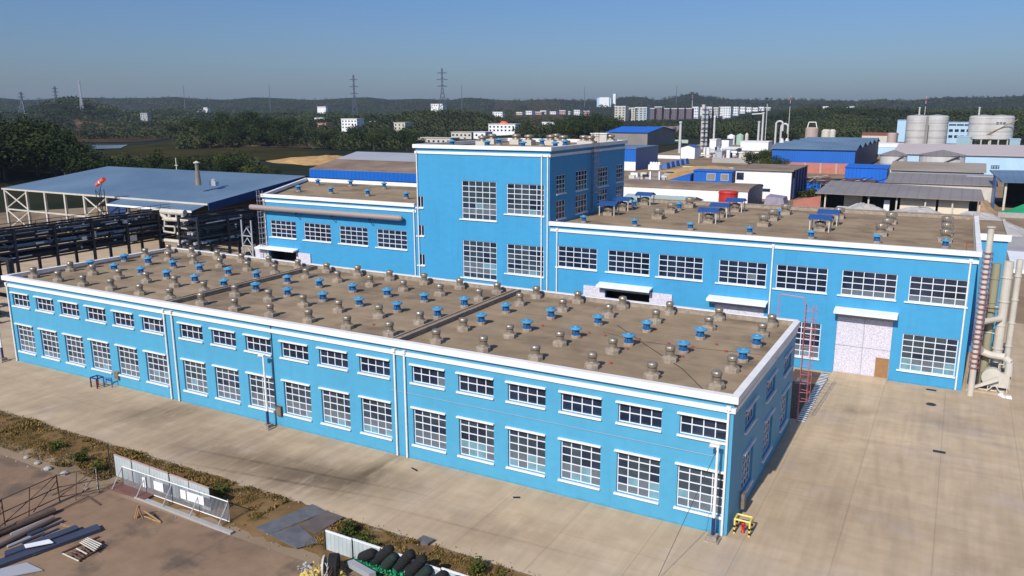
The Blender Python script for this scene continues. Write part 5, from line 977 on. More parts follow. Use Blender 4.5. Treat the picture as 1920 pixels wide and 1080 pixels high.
for i, (px_, w_, yt, lab) in enumerate(((1521, 3.4, 241, "pinkish round tank with frame on top behind the blue warehouse"), (1548, 2.4, 245, "round grey tank behind the blue warehouse, middle"), (1560, 1.6, 245, "slim cream tank behind the blue warehouse, right"), (1672, 2.8, 251, "pinkish round tank left of the pale blue silo block"))):
    dd_ = 560 if i == 3 else 480; a = pt(px_, 262, dd_); z_ = float(pt(px_, yt, dd_)[2]); t = thing("storage_tank", (a[0], a[1], 0), lab, "tank"); m = MB(); m.lathe([(w_, 0), (w_, z_), (w_*.6, z_+.7)], mat("pinkish_tank", (178, 158, 150), .6, k=.85) if i in (0, 3) else CREAM, 16, (a[0], a[1])); m.build("shell", t)
    if i == 0: m = MB(); m.tube([(a[0]-2.6, a[1], z_), (a[0]-1.8, a[1], z_+3.4), (a[0]+1.8, a[1], z_+3.4), (a[0]+2.6, a[1], z_)], .25, WHITE, 6); m.build("frame", t)
pbox(1632, 1690, 290, 276, 500, 20, "store", "white curved-roof store between the blue warehouse and the silos", "building", PALEB, WHITE, 'barrel', rise=2.0); pbox(1615, 1680, 268, 254, 620, 14, "red_roofed_house", "long building with red-brown tiled roof behind the curved-roof store", "house", CREAM, mat("red_tiles", (140, 76, 58), .8, k=.8), 'gx', rise=1.6)

# ================================================================ FOREGROUND LEFT
def seg_panels(p0, p1, n, h, label, name, sd, thick=.05, railm=SALMON):
    t = thing(name, (p0[0], p0[1], 0), label, "hoarding"); dx, dy = (p1[0]-p0[0])/n, (p1[1]-p0[1])/n; L = math.hypot(dx, dy); nx, ny = -dy/L, dx/L; rr = random.Random(sd)
    for i in range(n):
        a = (p0[0]+dx*i, p0[1]+dy*i); b_ = (a[0]+dx*.985, a[1]+dy*.985); hh = h+rr.uniform(-.05, .05); o = rr.uniform(-.03, .03)
        q = lambda p, k: (p[0]+nx*(k+o), p[1]+ny*(k+o))
        m = MB(); m.hexa([(*q(a, 0), .06), (*q(b_, 0), .06), (*q(b_, thick), .06), (*q(a, thick), .06)], [(*q(a, 0), hh), (*q(b_, 0), hh), (*q(b_, thick), hh), (*q(a, thick), hh)], HOARD); m.build("panel", t)
        m = MB(); m.hexa([(*q(a, -.03), hh), (*q(b_, -.03), hh), (*q(b_, thick+.03), hh), (*q(a, thick+.03), hh)], [(*q(a, -.03), hh+.07), (*q(b_, -.03), hh+.07), (*q(b_, thick+.03), hh+.07), (*q(a, thick+.03), hh+.07)], railm); m.build("top_rail", t)
        m = MB(); m.cyl((a[0], a[1], 0), (a[0], a[1], h+.1), .04, .04, RACK, 6); m.build("post", t)
    return t
f0, f1 = (-39.9, -12.45), (-29.8, -12.85)
seg_panels(f0, f1, 5, 1.66, "pale corrugated hoarding with pinkish top rail along the verge at lower left", "hoarding", 3)
rl = thing("railing", (-38, -14.1, 0), "galvanised bar railing with slanted braces before the left hoarding", "railing")
r0, r1 = (-38.0, -13.2), (-27.6, -13.32); n = 88
m = MB()
for i in range(n+1):
    x = r0[0]+(r1[0]-r0[0])*i/n; y = r0[1]+(r1[1]-r0[1])*i/n; m.cyl((x, y, .15), (x, y, 1.5), .024, .017, PGREY, 4)
tag(m.build("bars", rl), "row of thin upright bars")
m = MB()
for z in (.15, 1.5): m.cyl((r0[0], r0[1], z), (r1[0], r1[1], z), .035, .035, WHITE, 6)
m.build("rail", rl)
for fx in (.0, .24, .49, .74, .985):
    x = r0[0]+(r1[0]-r0[0])*fx; y = r0[1]; MB().cyl((x, y, .0), (x, y, 1.55), .04, .04, PGREY, 6).build("post", rl); MB().cyl((x, y, 1.4), (x-.05, y-.85, .15), .035, .035, PGREY, 6).build("brace", rl)
for a, b_, z0, z1 in ((.33, .42, .7, 1.3), (.58, .63, .7, 1.3), (.64, .79, .7, 1.3), (.22, .25, .6, 1.3)):
    xa, xb = r0[0]+(r1[0]-r0[0])*a, r0[0]+(r1[0]-r0[0])*b_; MB().box(xa, xb, -13.36, -13.32, z0, z1, WHITE).build("notice_board", rl)
m = MB(); k0, k1 = onz(216, 921), onz(432, 1004); m.hexa([(k0[0], k0[1], 0), (k1[0], k1[1], 0), (k1[0], k1[1]+.28, 0), (k0[0], k0[1]+.28, 0)], [(k0[0], k0[1], .16), (k1[0], k1[1], .16), (k1[0], k1[1]+.28, .16), (k0[0], k0[1]+.28, .16)], GRAVEL); tag(m.build("kerb"), "pale concrete kerb before the bar railing", "kerb")
m = MB().box(-38.6, -34.8, -14.0, -13.2, .03, .2, mat("dull_brick_paving", (128, 88, 78), .9, var=.3, scale=3, k=.75)); tag(m.build("brick_paving"), "patch of red brick paving behind the railing's kerb", "paving")
seg_panels((-20.2, -12.82), (-7.9, -12.95), 6, 1.22, "white panel hoarding behind the black netting rolls at the bottom", "hoarding", 5, railm=WHITE)
for i, (q, mm) in enumerate(((((478, 990), (586, 946), (612, 960), (505, 1003)), PLATE), (((505, 1003), (560, 985), (598, 1018), (555, 1028)), PLATE), (((562, 985), (612, 958), (645, 970), (592, 1002)), PLATEB))):
    w_ = [onz(a, b_, .12+.01*i) for a, b_ in q]; m = MB(); m.hexa([(p[0], p[1], .10+.01*i) for p in w_[::-1]], [(p[0], p[1], .16+.01*i) for p in w_[::-1]], mm); tag(m.build("steel_plate", origin=tuple(w_[0])), ["long grey steel plate laid over the verge", "small grey steel plate at the crossing's near end", "brown steel plate on the crossing's right side"][i], "steel plate")
p = onz(798, 1014, .1); m = MB(); m.hexa([(p[0]-.45, p[1]-.3, .02), (p[0]+.4, p[1]-.35, .02), (p[0]+.45, p[1]+.3, .02), (p[0]-.4, p[1]+.35, .02)], [(p[0]-.45, p[1]-.3, .2), (p[0]+.4, p[1]-.35, .2), (p[0]+.45, p[1]+.3, .2), (p[0]-.4, p[1]+.35, .2)], PLATE); tag(m.build("concrete_slab"), "small grey slab lying on the verge's yard edge", "slab")
# rolls of black netting, reel, yellow and green heaps
rr = random.Random(2); rolls = [((676, 1040), (700, 1020)), ((700, 1048), (733, 1012)), ((720, 1058), (740, 1026)), ((742, 1062), (772, 1020)), ((765, 1070), (795, 1030)), ((782, 1082), (805, 1050)), ((806, 1092), (835, 1060)), ((838, 1100), (862, 1070)), ((860, 1110), (885, 1082))]
for i, (a, b_) in enumerate(rolls):
    A, B = onz(a[0], a[1]+6, .3), ony(b_[0], b_[1]+16, -13.2); t = MB(); n_ = 8; prev = None
    for k in range(n_): u, v = k/n_, (k+1)/n_; f = lambda s_: .30*min(1, .72+1.3*min(s_, 1-s_)*1.6); t.cyl(A+(B-A)*u, A+(B-A)*v, f(u), f(v), BAG if i % 3 != 2 else mat("dark_green_netting", (24, 44, 38), .9, var=.3, scale=5), 12)
    tag(t.build("netting_roll", smooth=True, origin=tuple(A)), f"roll of black netting before the white hoarding, {ORD[i]} from the left", "netting roll", "rolls of black netting")
def lumps(name, label, cat, pts, m_, s0, s1, n, seed, mats=None):
    rr = random.Random(seed); m = MB(); w_ = [onz(a, b_, .15) for a, b_ in pts]
    for i in range(n):
        k = rr.random()*(len(w_)-1); a = w_[int(k)]; b_ = w_[int(k)+1]; f = k-int(k); x, y = a[0]+(b_[0]-a[0])*f+rr.uniform(-.3, .3), a[1]+(b_[1]-a[1])*f+rr.uniform(-.25, .25); s_ = rr.uniform(s0, s1)
        m.lathe([(s_*.8, 0), (s_, s_*.3), (s_*.75, s_*.75), (s_*.2, s_)], m_, 7, (x, y), rr.uniform(.01, .3))
    return m.build(name, label=label, cat=cat, smooth=False, origin=tuple(w_[0]))
def crumple(name, label, cat, pts, m_, n, sz, seed):
    g = np.random.default_rng(seed); w_ = np.array([onz(a, b_, .1) for a, b_ in pts]); k = g.uniform(0, len(w_)-1.001, n); i = k.astype(int); c = w_[i]+(w_[i+1]-w_[i])*(k-i)[:, None]+np.stack([g.normal(0, .22, n), g.normal(0, .18, n), np.abs(g.normal(0, .16, n))], 1)
    u = g.normal(size=(n, 3)); u /= np.linalg.norm(u, axis=1)[:, None]; v = np.cross(u, g.normal(size=(n, 3))); v /= np.linalg.norm(v, axis=1)[:, None]; q = sz*g.uniform(.5, 1.3, (n, 1)); me = np.stack([c-u*q, c-v*q*.6, c+u*q, c+v*q*.7], 1)
    mb = MB(); [mb.face([tuple(p) for p in f], m_) for f in me]; return mb.build(name, label=label, cat=cat, origin=tuple(w_[0]))
crumple("netting_heap", "crumpled bright green netting under the black rolls", "netting", [(660, 1058), (690, 1066), (730, 1074), (770, 1092)], GREENN, 420, .16, 3)
lumps("yellow_heap", "heap of yellow sacks at the photo's bottom edge", "sacks", [(578, 1078), (605, 1072), (640, 1080)], mat("yellow_sacking", (214, 190, 110), .8, var=.3, scale=4, k=.85), .1, .2, 26, 4)
crumple("yellow_sheet", "crumpled yellow sheeting over the yellow sacks", "sheeting", [(585, 1078), (605, 1074), (635, 1080)], MATS["yellow_sacking"], 300, .15, 9)
lumps("scrap_heap", "scattered pale scrap beside the yellow heap", "scrap", [(560, 1072), (580, 1062)], PGREY, .04, .12, 24, 5)
A = onz(606, 1062, .6); rel = thing("hose_reel", tuple(A), "old hose reel with black coil and cream drum at the bottom", "reel"); B = A+np.array([.75, .45, .0])
m = MB(); m.cyl(A, A+(B-A)*.12, .62, .62, CREAM, 20); m.build("drum_side", rel); m = MB(); m.cyl(A+(B-A)*.4, A+(B-A)*.95, .7, .7, BAG, 22); m.build("coil", rel); m = MB()
for i in range(26): p = A+np.array([rr.uniform(-.1, .8), rr.uniform(-.7, .1), 0]); m.cyl((p[0], p[1], .0), (p[0]+rr.uniform(-.5, .5), p[1]+rr.uniform(-.3, .4), rr.uniform(.5, 1.1)), .025, .02, rr.choice((CREAM, RUST, WHITE)), 5)
m.build("loose_rods", rel)
A, B = onz(650, 1062, .3), onz(692, 1086, .3); m = MB(); m.hexa([(A[0], A[1], .3), (B[0], B[1], .3), (B[0]+.2, B[1]+.35, .3), (A[0]+.2, A[1]+.35, .3)], [(A[0], A[1], .62), (B[0], B[1], .62), (B[0]+.2, B[1]+.35, .62), (A[0]+.2, A[1]+.35, .62)], PGREY); tag(m.build("metal_trough"), "pale metal trough among the netting rolls", "trough")
# trestle of sticks
A = onz(263, 968); tr_ = MB(); 
for a, b_, z0, z1 in (((256, 972), (262, 948), 0, .9), ((268, 972), (258, 948), 0, .95), ((270, 958), (302, 979), .5, 0.05), ((280, 972), (302, 980), .05, .05), ((253, 972), (258, 950), .0, .8), ((262, 966), (285, 973), .1, .1)):
    p, q = onz(*a, z0), onz(*b_, z1); tr_.cyl(p, q, .06, .045, WOOD, 6)
tag(tr_.build("stick_trestle", origin=tuple(A)), "small trestle of rough sticks on the lower yard", "sticks")
# scaffold frames
m = MB()
def sp(a, b_, z): return tuple(onz(a, b_, z))
base = [(-44.5, -22.5), (-41.5, -20.2), (-38.9, -18.0), (-38.0, -15.4)]
sc_ = thing("scaffold_frame", (-40, -19, 0), "rusty tube scaffold frames standing along the left edge of the lower yard", "scaffold")
q = [onz(-30, 1020), onz(10, 988), onz(112, 940), onz(186, 925)]
for i in range(len(q)):
    for z_ in (0,): MB().cyl((q[i][0], q[i][1], 0), (q[i][0], q[i][1], 1.9), .045, .045, RUST, 6).build("post", sc_)
for a, b_ in zip(q[:-1], q[1:]):
    m = MB()
    for z in (.3, 1.0, 1.85): m.cyl((a[0], a[1], z), (b_[0], b_[1], z), .035, .035, RUST, 6)
    m.cyl((a[0], a[1], .3), (b_[0], b_[1], 1.85), .03, .03, RUST, 6); mid = (a+b_)/2; m.cyl((mid[0], mid[1], .1), (b_[0], b_[1], 1.5), .03, .03, RUST, 6); m.cyl((mid[0]+.2, mid[1]-.4, 0), (mid[0], mid[1], 1.85), .03, .03, RUST, 6)
    m.build("tubes", sc_)
q2 = [onz(110, 955), onz(165, 925)]; m = MB()
for z in (.1, 1.3): m.cyl((q2[0][0]+.4, q2[0][1]-.5, z), (q2[1][0]+.6, q2[1][1]-.3, z), .035, .035, RUST, 6)
m.build("tubes", sc_)
p = onz(190, 918); m = MB(); m.cyl((p[0]-.3, p[1], 1.5), (p[0]+.25, p[1]-.35, .05), .05, .05, WHITE, 6); m.cyl((p[0]-.28, p[1], 1.2), (p[0]-.1, p[1]-.1, .8), .055, .055, BLACK, 6); tag(m.build("warning_post"), "leaning white and black post at the scaffold's end", "post")
p = onz(209, 895); m = MB(); m.cyl((p[0], p[1], 0), (p[0], p[1], 2.5), .04, .04, RACK, 6); tag(m.build("thin_post"), "thin dark post at the left hoarding's end", "post")
# pipes and steel sections lying in the yard
def lying(name, label, cat, a, b_, r, mm, n=10, z=None): p, q = onz(*a, r), onz(*b_, r); return tag(MB().cyl(p, q, r, r, mm, n).build(name, origin=tuple(p), smooth=False), label, cat)
lying("timber_log", "rough brown log along the foot of the scaffold", "log", (-20, 1006), (102, 956), .24, mat("old_log", (112, 92, 80), .95, var=.3, scale=3, k=.8)); lying("steel_pipe", "smooth grey-brown pipe next to the rough log", "pipe", (-20, 1030), (100, 971), .2, mat("pipe_brown", (138, 120, 110), .6, k=.8))
def flat(name, label, cat, pts, h, mm, z=.02): w_ = [onz(a, b_, z) for a, b_ in pts]; m = MB(); m.hexa([(p[0], p[1], z) for p in w_], [(p[0], p[1], z+h) for p in w_], mm); return tag(m.build(name, origin=tuple(w_[0])), label, cat)
NV = mat("blue_grey_steel", (74, 80, 98), .45, .3, k=.85)
flat("steel_beam", "long dark blue-grey beam crossing the bottom left", "beam", [(-10, 1070), (190, 997), (183, 988), (-10, 1058)], .22, NV); flat("steel_beam", "second blue-grey beam just behind the longest one", "beam", [(10, 1052), (150, 998), (143, 992), (10, 1042)], .3, NV)
flat("white_board", "short white board lying on the steel stack", "board", [(48, 1028), (100, 1018), (92, 1012), (45, 1022)], .04, WHITE, .36); flat("steel_sheet", "pale grey sheet in the bottom left corner", "steel sheet", [(0, 1085), (80, 1070), (50, 1056), (0, 1068)], .06, PGREY, .05)
rr = random.Random(3)
for i in range(12):
    a = (rr.uniform(-10, 90), rr.uniform(1000, 1046)); L = rr.uniform(25, 75); lying("scrap_steel", ["pale scrap length", "dark scrap length"][i % 2]+f" in the pile left of the blue-grey beams, {ORD[i]} from its top", "scrap steel", (a[0], a[1]), (a[0]+L, a[1]-L*.42), rr.uniform(.05, .11), [PGREY, NV][i % 2], 6)
t = thing("steel_rack", (-33, -19.5, 0), "low rack of rusty and pale bars lying flat beside the beams", "rack"); m = MB()
for i in range(9):
    a, b_ = onz(118+i*8.5, 1038-i*3.2, .15), onz(148+i*5.2, 1052-i*4.4, .15); m.cyl(a, b_, .045, .045, RUST if i % 3 else CREAM, 6)
m.build("bars", t); m = MB()
for u in (0, .5, 1): m.cyl(onz(116+30*u, 1036+16*u, .08), onz(186+6*u, 1006+20*u, .08), .05, .05, RUST, 6)
m.build("cross_bars", t)
for i in range(5):
    a, b_ = onz(150+i*3.4, 1017-i*2.2, .28), onz(178+i*3.2, 1033-i*3.0, .28); tag(MB().cyl(a, b_, .04, .04, CREAM, 6).build("pale_bar", origin=tuple(a)), f"pale bar laid on the low steel rack, {ORD[i]} from the left", "bar", "pale bars on the steel rack")
flat("plank", "narrow dark plank lying near the kerb", "plank", [(168, 935), (187, 948), (190, 946), (171, 933)], .04, RUST); flat("wood_offcut", "brown wooden offcut before the steel pile", "wood", [(112, 985), (152, 995), (153, 992), (115, 982)], .06, WOOD)
flat("dark_offcut", "small dark strip lying on the yard by the low hall", "strip", [(773, 877), (783, 882), (782, 884), (771, 878)], .04, BLACK); flat("rag_scrap", "small dark scrap lying on the yard before the low hall", "strip", [(962, 932), (975, 932), (975, 934), (962, 934)], .04, BLACK)

# ================================================================ PYLONS, MASTS, FAR HOUSES
def pylon(px_, dist, yb_, yt, label, w_=7., arms=(.62, .76, .9), mm=None, kind='pylon'):
    a, b_ = pt(px_, yb_, dist), pt(px_, yt, dist); zb = min(float(height(a[0], a[1])), float(a[2])); H = float(b_[2])-zb; mm = mm or mat("pylon_steel", (100, 110, 126), .5, .3, k=.8)
    t = thing(kind, (a[0], a[1], zb), label, "pylon" if kind == 'pylon' else "mast"); c, s_ = RT[0]/math.hypot(RT[0], RT[1]), RT[1]/math.hypot(RT[0], RT[1])
    q = lambda u, v, z: (a[0]+c*u-s_*v, a[1]+s_*u+c*v, zb+z); r = max(.12, dist*.00030)
    def wd(z): k = z/H; return w_/2*(1-k/.6)+.8 if k < .6 else .8
    m = MB()
    for sx in (-1, 1):
        for sy in (-1, 1): m.tube([q(sx*wd(z), sy*wd(z), z) for z in (0, H*.6, H)], r, mm, 4)
    zs = [H*k for k in (0, .16, .3, .42, .52, .6, .68, .76, .84, .92, 1)]
    for z0_, z1_ in zip(zs[:-1], zs[1:]):
        for sy in (-1, 1): m.tube([q(-wd(z0_), sy*wd(z0_), z0_), q(wd(z1_), sy*wd(z1_), z1_)], r*.6, mm, 4); m.tube([q(wd(z0_), sy*wd(z0_), z0_), q(-wd(z1_), sy*wd(z1_), z1_)], r*.6, mm, 4)
    m.build("lattice", t)
    for k in arms: m = MB(); L = w_*.62*(1.1-abs(k-.76)); m.tube([q(-L, 0, H*k), q(-.8, 0, H*k+1.2), q(.8, 0, H*k+1.2), q(L, 0, H*k), q(-L, 0, H*k)], r*.8, mm, 4); m.build("crossarm", t)
    return t
pylon(830, 1080, 197, 128, "tallest lattice power pylon, rising above the middle woods", 11); pylon(665, 1230, 199, 140, "lattice power pylon left of the tallest one", 10)
pylon(44, 1500, 212, 172, "lattice power pylon at the far left of the skyline", 9); pylon(107, 1550, 202, 162, "lattice power pylon left of the wooded hill", 8)
pylon(153, 1380, 196, 150, "pale telephone mast on the left wooded hill", 2.0, (.9,), mat("pale_mast", (150, 156, 166), .5), 'telephone_mast')
for px_, dist, yb_, yt, lab in ((346, 2600, 190, 160, "faint mast on the skyline above the left fields"), (506, 2700, 188, 158, "faint mast on the skyline above the blue sheds"), (866, 2400, 190, 160, "faint mast right of the tallest pylon"), (1096, 3000, 192, 162, "faint mast left of the white hilltop works"), (1298, 2200, 196, 178, "banded mast above the apartment blocks"), (1268, 3000, 186, 160, "faint mast above the rocky hill"), (1477, 620, 262, 178, "tall thin banded mast behind the blue warehouse"), (1733, 700, 222, 180, "thin banded mast behind the left silos")):
    a, b_ = pt(px_, yb_, dist), pt(px_, yt, dist); zb = min(float(height(a[0], a[1])), float(a[2])) if dist > 650 else 0; r = dist*.00045
    t = thing("mast", (a[0], a[1], zb), lab, "mast"); mm = CHIM if dist < 2300 else mat("pylon_steel", (100, 110, 126)); m = MB(); m.cyl((a[0], a[1], zb), (a[0], a[1], b_[2]), r*1.2, r*.5, mm, 6); m.build("pole", t)
    if dist < 2300: m = MB(); [m.cyl((a[0], a[1], b_[2]-(.05+.12*k)*(b_[2]-zb)), (a[0], a[1], b_[2]-(.1+.12*k)*(b_[2]-zb)), r*1.5, r*1.5, NAVY if k % 2 else RED, 6) for k in range(2)]; m.build("band", t)
# village houses; each with window parts
HC = [("white", WHITE), ("cream", CREAM), ("pinkish", SALMON), ("grey", PGREY)]
houses = [(641, 670, 250, 223, 880, 0, 3, "white three-storey house with two window bays above the sand bank"), (596, 612, 246, 231, 900, 2, 2, "small reddish house left of the white three-storey house"), (670, 672+0, 0, 0, 0, 0, 0, None), (694, 724, 248, 228, 1000, 0, 2, "white house behind trees, between two larger ones"), (739, 760, 250, 230, 860, 1, 2, "cream house with stepped roof beside the tall block's left edge"), (590, 609, 230, 221, 1250, 0, 1, "white low house on the slope above the grove"), (595, 611, 207, 200, 1900, 0, 1, "tiny white house high on the far slope"), (916, 966, 252, 233, 760, 0, 2, "long white two-storey building behind the tall block"), (846, 884, 262, 248, 700, 1, 1, "cream flat block behind the tall block's left vents"), (888, 910, 262, 248, 690, 0, 1, "small white house behind the tall block's vents"), (782, 845, 267, 259, 640, 1, 1, "row of low pale sheds left of the tall block's top"), (808, 830, 200, 195, 1250, 0, 1, "white house at the foot of the tallest pylon"), (924, 942, 222, 210, 1300, 0, 2, "pale house on the slope right of the tall pylon"), (264, 277, 226, 212, 1350, 3, 2, "pale grey tower house at the wooded hill's foot"), (46, 66, 218, 213, 1500, 0, 1, "tiny white building under the left pylon"), (370, 377, 210, 205, 1700, 0, 1, "tiny white house on the far left slope"), (382, 389, 208, 202, 1700, 0, 1, "second tiny white house on the far left slope"), (1030, 1040, 236, 230, 1100, 0, 1, "tiny white house in the trees right of the tall block"), (1016, 1028, 234, 229, 1150, 0, 1, "tiny pale house in the trees behind the tall block")]
for a_, b__, yb_, yt, d_, c_, st_, lab in houses:
    if not lab: continue
    t = pbox(a_, b__, yb_, yt, d_, 12 if d_ < 1200 else 7, "house", lab, "house", HC[c_][1], HC[c_][1] if c_ != 2 else BRICK, 'flat', over=.5)
    A, B = pt(a_, yb_, d_), pt(b__, yb_, d_); y = (A[1]+B[1])/2; x0_, x1_ = float(ony(a_, yb_, y)[0]), float(ony(b__, yb_, y)[0]); zt = float(ony((a_+b__)/2, yt, y)[2]); n = max(2, min(9, int((x1_-x0_)/4)))
    for s_ in range(st_):
        for k in range(n):
            xc = x0_+(x1_-x0_)*(k+.5)/n; zc = zt-2.4-3.2*s_; MB().box(xc-.9, xc+.9, y-.09, y-.03, zc-.7, zc+.8, DARK).build("window", t)
p = pt(945, 236, 770); m = MB(); m.lathe([(4, 0), (4, 1.2), (2.6, 3), (.2, 3.4)], ORANGE, 8, (p[0], p[1]), float(p[2])+1.0); tag(m.build("red_roof_shed", origin=tuple(p)), "orange-red domed roof behind the long white building", "roof")
# apartment blocks
def apt(px0, px1, yb_, yt, dist, mm, lab, cols=4, rows=5, dep=16):
    A, B = pt(px0, yb_, dist), pt(px1, yb_, dist); y = (A[1]+B[1])/2; x0_, x1_ = float(ony(px0, yb_, y)[0]), float(ony(px1, yb_, y)[0]); z1_ = float(ony((px0+px1)/2, yt, y)[2]); z0_ = min(float(height(x0_, y)), 4); z0_ = min(z0_, z1_-8)
    t = thing("apartment_block", ((x0_+x1_)/2, y, z0_), lab, "apartment block", "apartment blocks of the far estate"); MB().box(x0_, x1_, y, y+dep, z0_, z1_, mm).build("wall", t); MB().box(x0_-.6, x1_+.6, y-.6, y+dep+.6, z1_, z1_+1.0, WHITE).build("roof", t)
    w_ = (x1_-x0_)/cols; h_ = (z1_-z0_)/rows
    for c in range(cols):
        for r in range(rows): MB().box(x0_+w_*(c+.25), x0_+w_*(c+.75), y-.2, y-.05, z1_-h_*(r+.8), z1_-h_*(r+.3), DKW).build("window", t)
        if c: MB().box(x0_+w_*c-.5, x0_+w_*c+.5, y-.5, y-.21, z0_, z1_, mm).build("pilaster", t)
DKW = mat("dull_window", (70, 74, 86), .3); MAUVE_SHADE = mat("shaded_mauve_render", (112, 100, 108), .8, k=.85)  # mauve carries the shade on the estate's middle blocks in its base colour
ar = [(1152, 1172, 231, 200, 1420, CREAM, 3, 6, "cream apartment block at the left end of the far estate"), (1173, 1190, 230, 203, 1440, CREAM, 3, 6, "second cream apartment block of the far estate, window rows below"), (1191, 1212, 230, 202, 1440, HOARD, 3, 6, "grey-green apartment block left of the dark row")]
for k in range(6): ar.append((1213+k*14, 1226+k*14, 228, 204-(k == 1)*3, 1620+k*8, MAUVE_SHADE, 3, 5, f"apartment block of the far estate with dark painted shade, {ORD[k]} from the left"))
for k in range(7): ar.append((1298+k*12.5, 1308.5+k*12.5, 222-k*.6, 201+(k % 2), 1900+k*40, WHITE if k != 3 else CREAM, 3, 4, f"white apartment tower behind the distillation tower, {ORD[k]} from the left"))
for k in range(5): ar.append((1386+k*12, 1396+k*12, 217-k, 201+(k % 3)*.7, 2300+k*40, WHITE, 3, 3, f"far white apartment block above the refinery trees, {ORD[k]} from the left"))
ar.append((1355, 1369, 223, 201, 1750, WHITE, 3, 5, "bright white apartment tower right of the distillation tower"))
for a_, b__, yb_, yt, d_, mm, c_, r_, lab in ar: apt(a_, b__, yb_, yt, d_, mm, lab, c_, r_)
for k in range(9):
    px_ = 968+k*15+(k % 3)*3; apt(px_, px_+11, 222-k*.6, 211-(k % 2)*2-k*.3, 1900+k*30, [CREAM, WHITE, SALMON][k % 3], f"pale low apartment block left of the far estate, {ORD[k]} from the left", 3, 3)
hw = thing("hilltop_works", tuple(pt(1135, 192, 3000)), "white industrial works with slim tower on the far ridge", "building")
def fb(px0, px1, yb_, yt, d_, mm, parent, nm):
    A, B, C_ = pt(px0, yb_, d_), pt(px1, yb_, d_), pt(px0, yt, d_); m = MB(); m.hexa([(A[0], A[1], A[2]-14), (B[0], B[1], B[2]-14), (B[0]-5, B[1]+20, B[2]-14), (A[0]-5, A[1]+20, A[2]-14)], [(A[0], A[1], C_[2]), (B[0], B[1], C_[2]), (B[0]-5, B[1]+20, C_[2]), (A[0]-5, A[1]+20, C_[2])], mm); return m.build(nm, parent)
fb(1119, 1146, 193, 183.5, 3000, PALEB, hw, "main_hall"); fb(1124, 1142, 193, 182.5, 2995, WHITE, hw, "roof_light"); fb(1149, 1154, 192, 176, 3000, WHITE, hw, "tower")
for i, (px_, w_) in enumerate(((1548, 10), (1554, 4), (1598, 8), (1588, 3))):
    hh = thing("far_house", tuple(pt(px_, 204, 1900)), f"tiny white building on the right wooded ridge, {ORD[[0, 1, 3, 2][i]]} from the left", "house"); fb(px_-w_/2, px_+w_/2, 205, 199.5-(i % 2)*-1.5, 1900, WHITE, hh, "wall")

# ================================================================ VEGETATION
def leaf_mat(name, dark, light, k=.62, scale=.12):
    m = bpy.data.materials.new(name); m.use_nodes = True; MATS[name] = m; n = m.node_tree.nodes; l = m.node_tree.links; b = n["Principled BSDF"]; b.inputs["Roughness"].default_value = .75; b.inputs["Specular IOR Level"].default_value = .05
    g = n.new("ShaderNodeNewGeometry"); t = n.new("ShaderNodeTexNoise"); t.inputs["Scale"].default_value = scale; t.inputs["Detail"].default_value = 5; l.new(g.outputs["Position"], t.inputs["Vector"])
    oi = n.new("ShaderNodeObjectInfo"); ad = n.new("ShaderNodeMath"); ad.operation = 'MULTIPLY_ADD'; ad.inputs[1].default_value = .22; l.new(oi.outputs["Random"], ad.inputs[0]); l.new(t.outputs["Fac"], ad.inputs[2])
    r = n.new("ShaderNodeValToRGB"); l.new(ad.outputs[0], r.inputs[0]); r.color_ramp.elements[0].position = .42; r.color_ramp.elements[0].color = (*[v*k for v in lin(dark)], 1); r.color_ramp.elements[1].position = .74; r.color_ramp.elements[1].color = (*[v*k for v in lin(light)], 1)
    l.new(r.outputs[0], b.inputs["Base Color"]); return m
LEAF = leaf_mat("leaves", (36, 52, 32), (72, 84, 46)); FLEAF = leaf_mat("far_leaves", (30, 46, 34), (84, 92, 58), scale=.014)
LGRN = leaf_mat("bright_leaves", (58, 70, 34), (104, 112, 54)); GRASS = leaf_mat("grass_tufts", (98, 88, 48), (158, 128, 80), k=.76, scale=1.2)
def crown_arrays(seed, n, lob, leaf, h=1.0, flat=1.0):
    """n leaf-clump quads spread through a lumpy crown of unit size; returns (4n,3)"""
    g = np.random.default_rng(seed); cs = g.normal(size=(lob, 3)); cs /= np.linalg.norm(cs, axis=1)[:, None]; cs *= g.uniform(.15, .62, (lob, 1)); cs[:, 2] *= flat; rad = g.uniform(.3, .5, lob)
    k = g.integers(0, lob, n); dv = g.normal(size=(n, 3)); dv /= np.linalg.norm(dv, axis=1)[:, None]; p = cs[k]+dv*rad[k][:, None]*g.uniform(.72, 1.05, (n, 1))
    u = np.cross(dv+g.normal(size=(n, 3))*.7, g.normal(size=(n, 3))); u /= np.linalg.norm(u, axis=1)[:, None]; nn = dv+g.normal(size=(n, 3))*.5; nn /= np.linalg.norm(nn, axis=1)[:, None]
    v = np.cross(nn, u); v /= np.linalg.norm(v, axis=1)[:, None]; s = leaf*g.uniform(.55, 1.25, (n, 1)); u *= s; v *= s*.75
    return np.stack([p-u, p-v*.9, p+u, p+v], 1).reshape(-1, 3)
def qmesh(name, co, m, parent=None, **kw):
    me = bpy.data.meshes.new(name); nv = len(co); me.vertices.add(nv); me.vertices.foreach_set("co", np.ascontiguousarray(co, dtype=np.float32).ravel()); me.loops.add(nv); me.loops.foreach_set("vertex_index", np.arange(nv, dtype=np.int32))
    me.polygons.add(nv//4); me.polygons.foreach_set("loop_start", np.arange(0, nv, 4, dtype=np.int32)); me.update(calc_edges=True); me.materials.append(m); o = bpy.data.objects.new(name, me); COL.objects.link(o)
    if parent is not None: o.parent = parent
    tag(o, **kw); return o
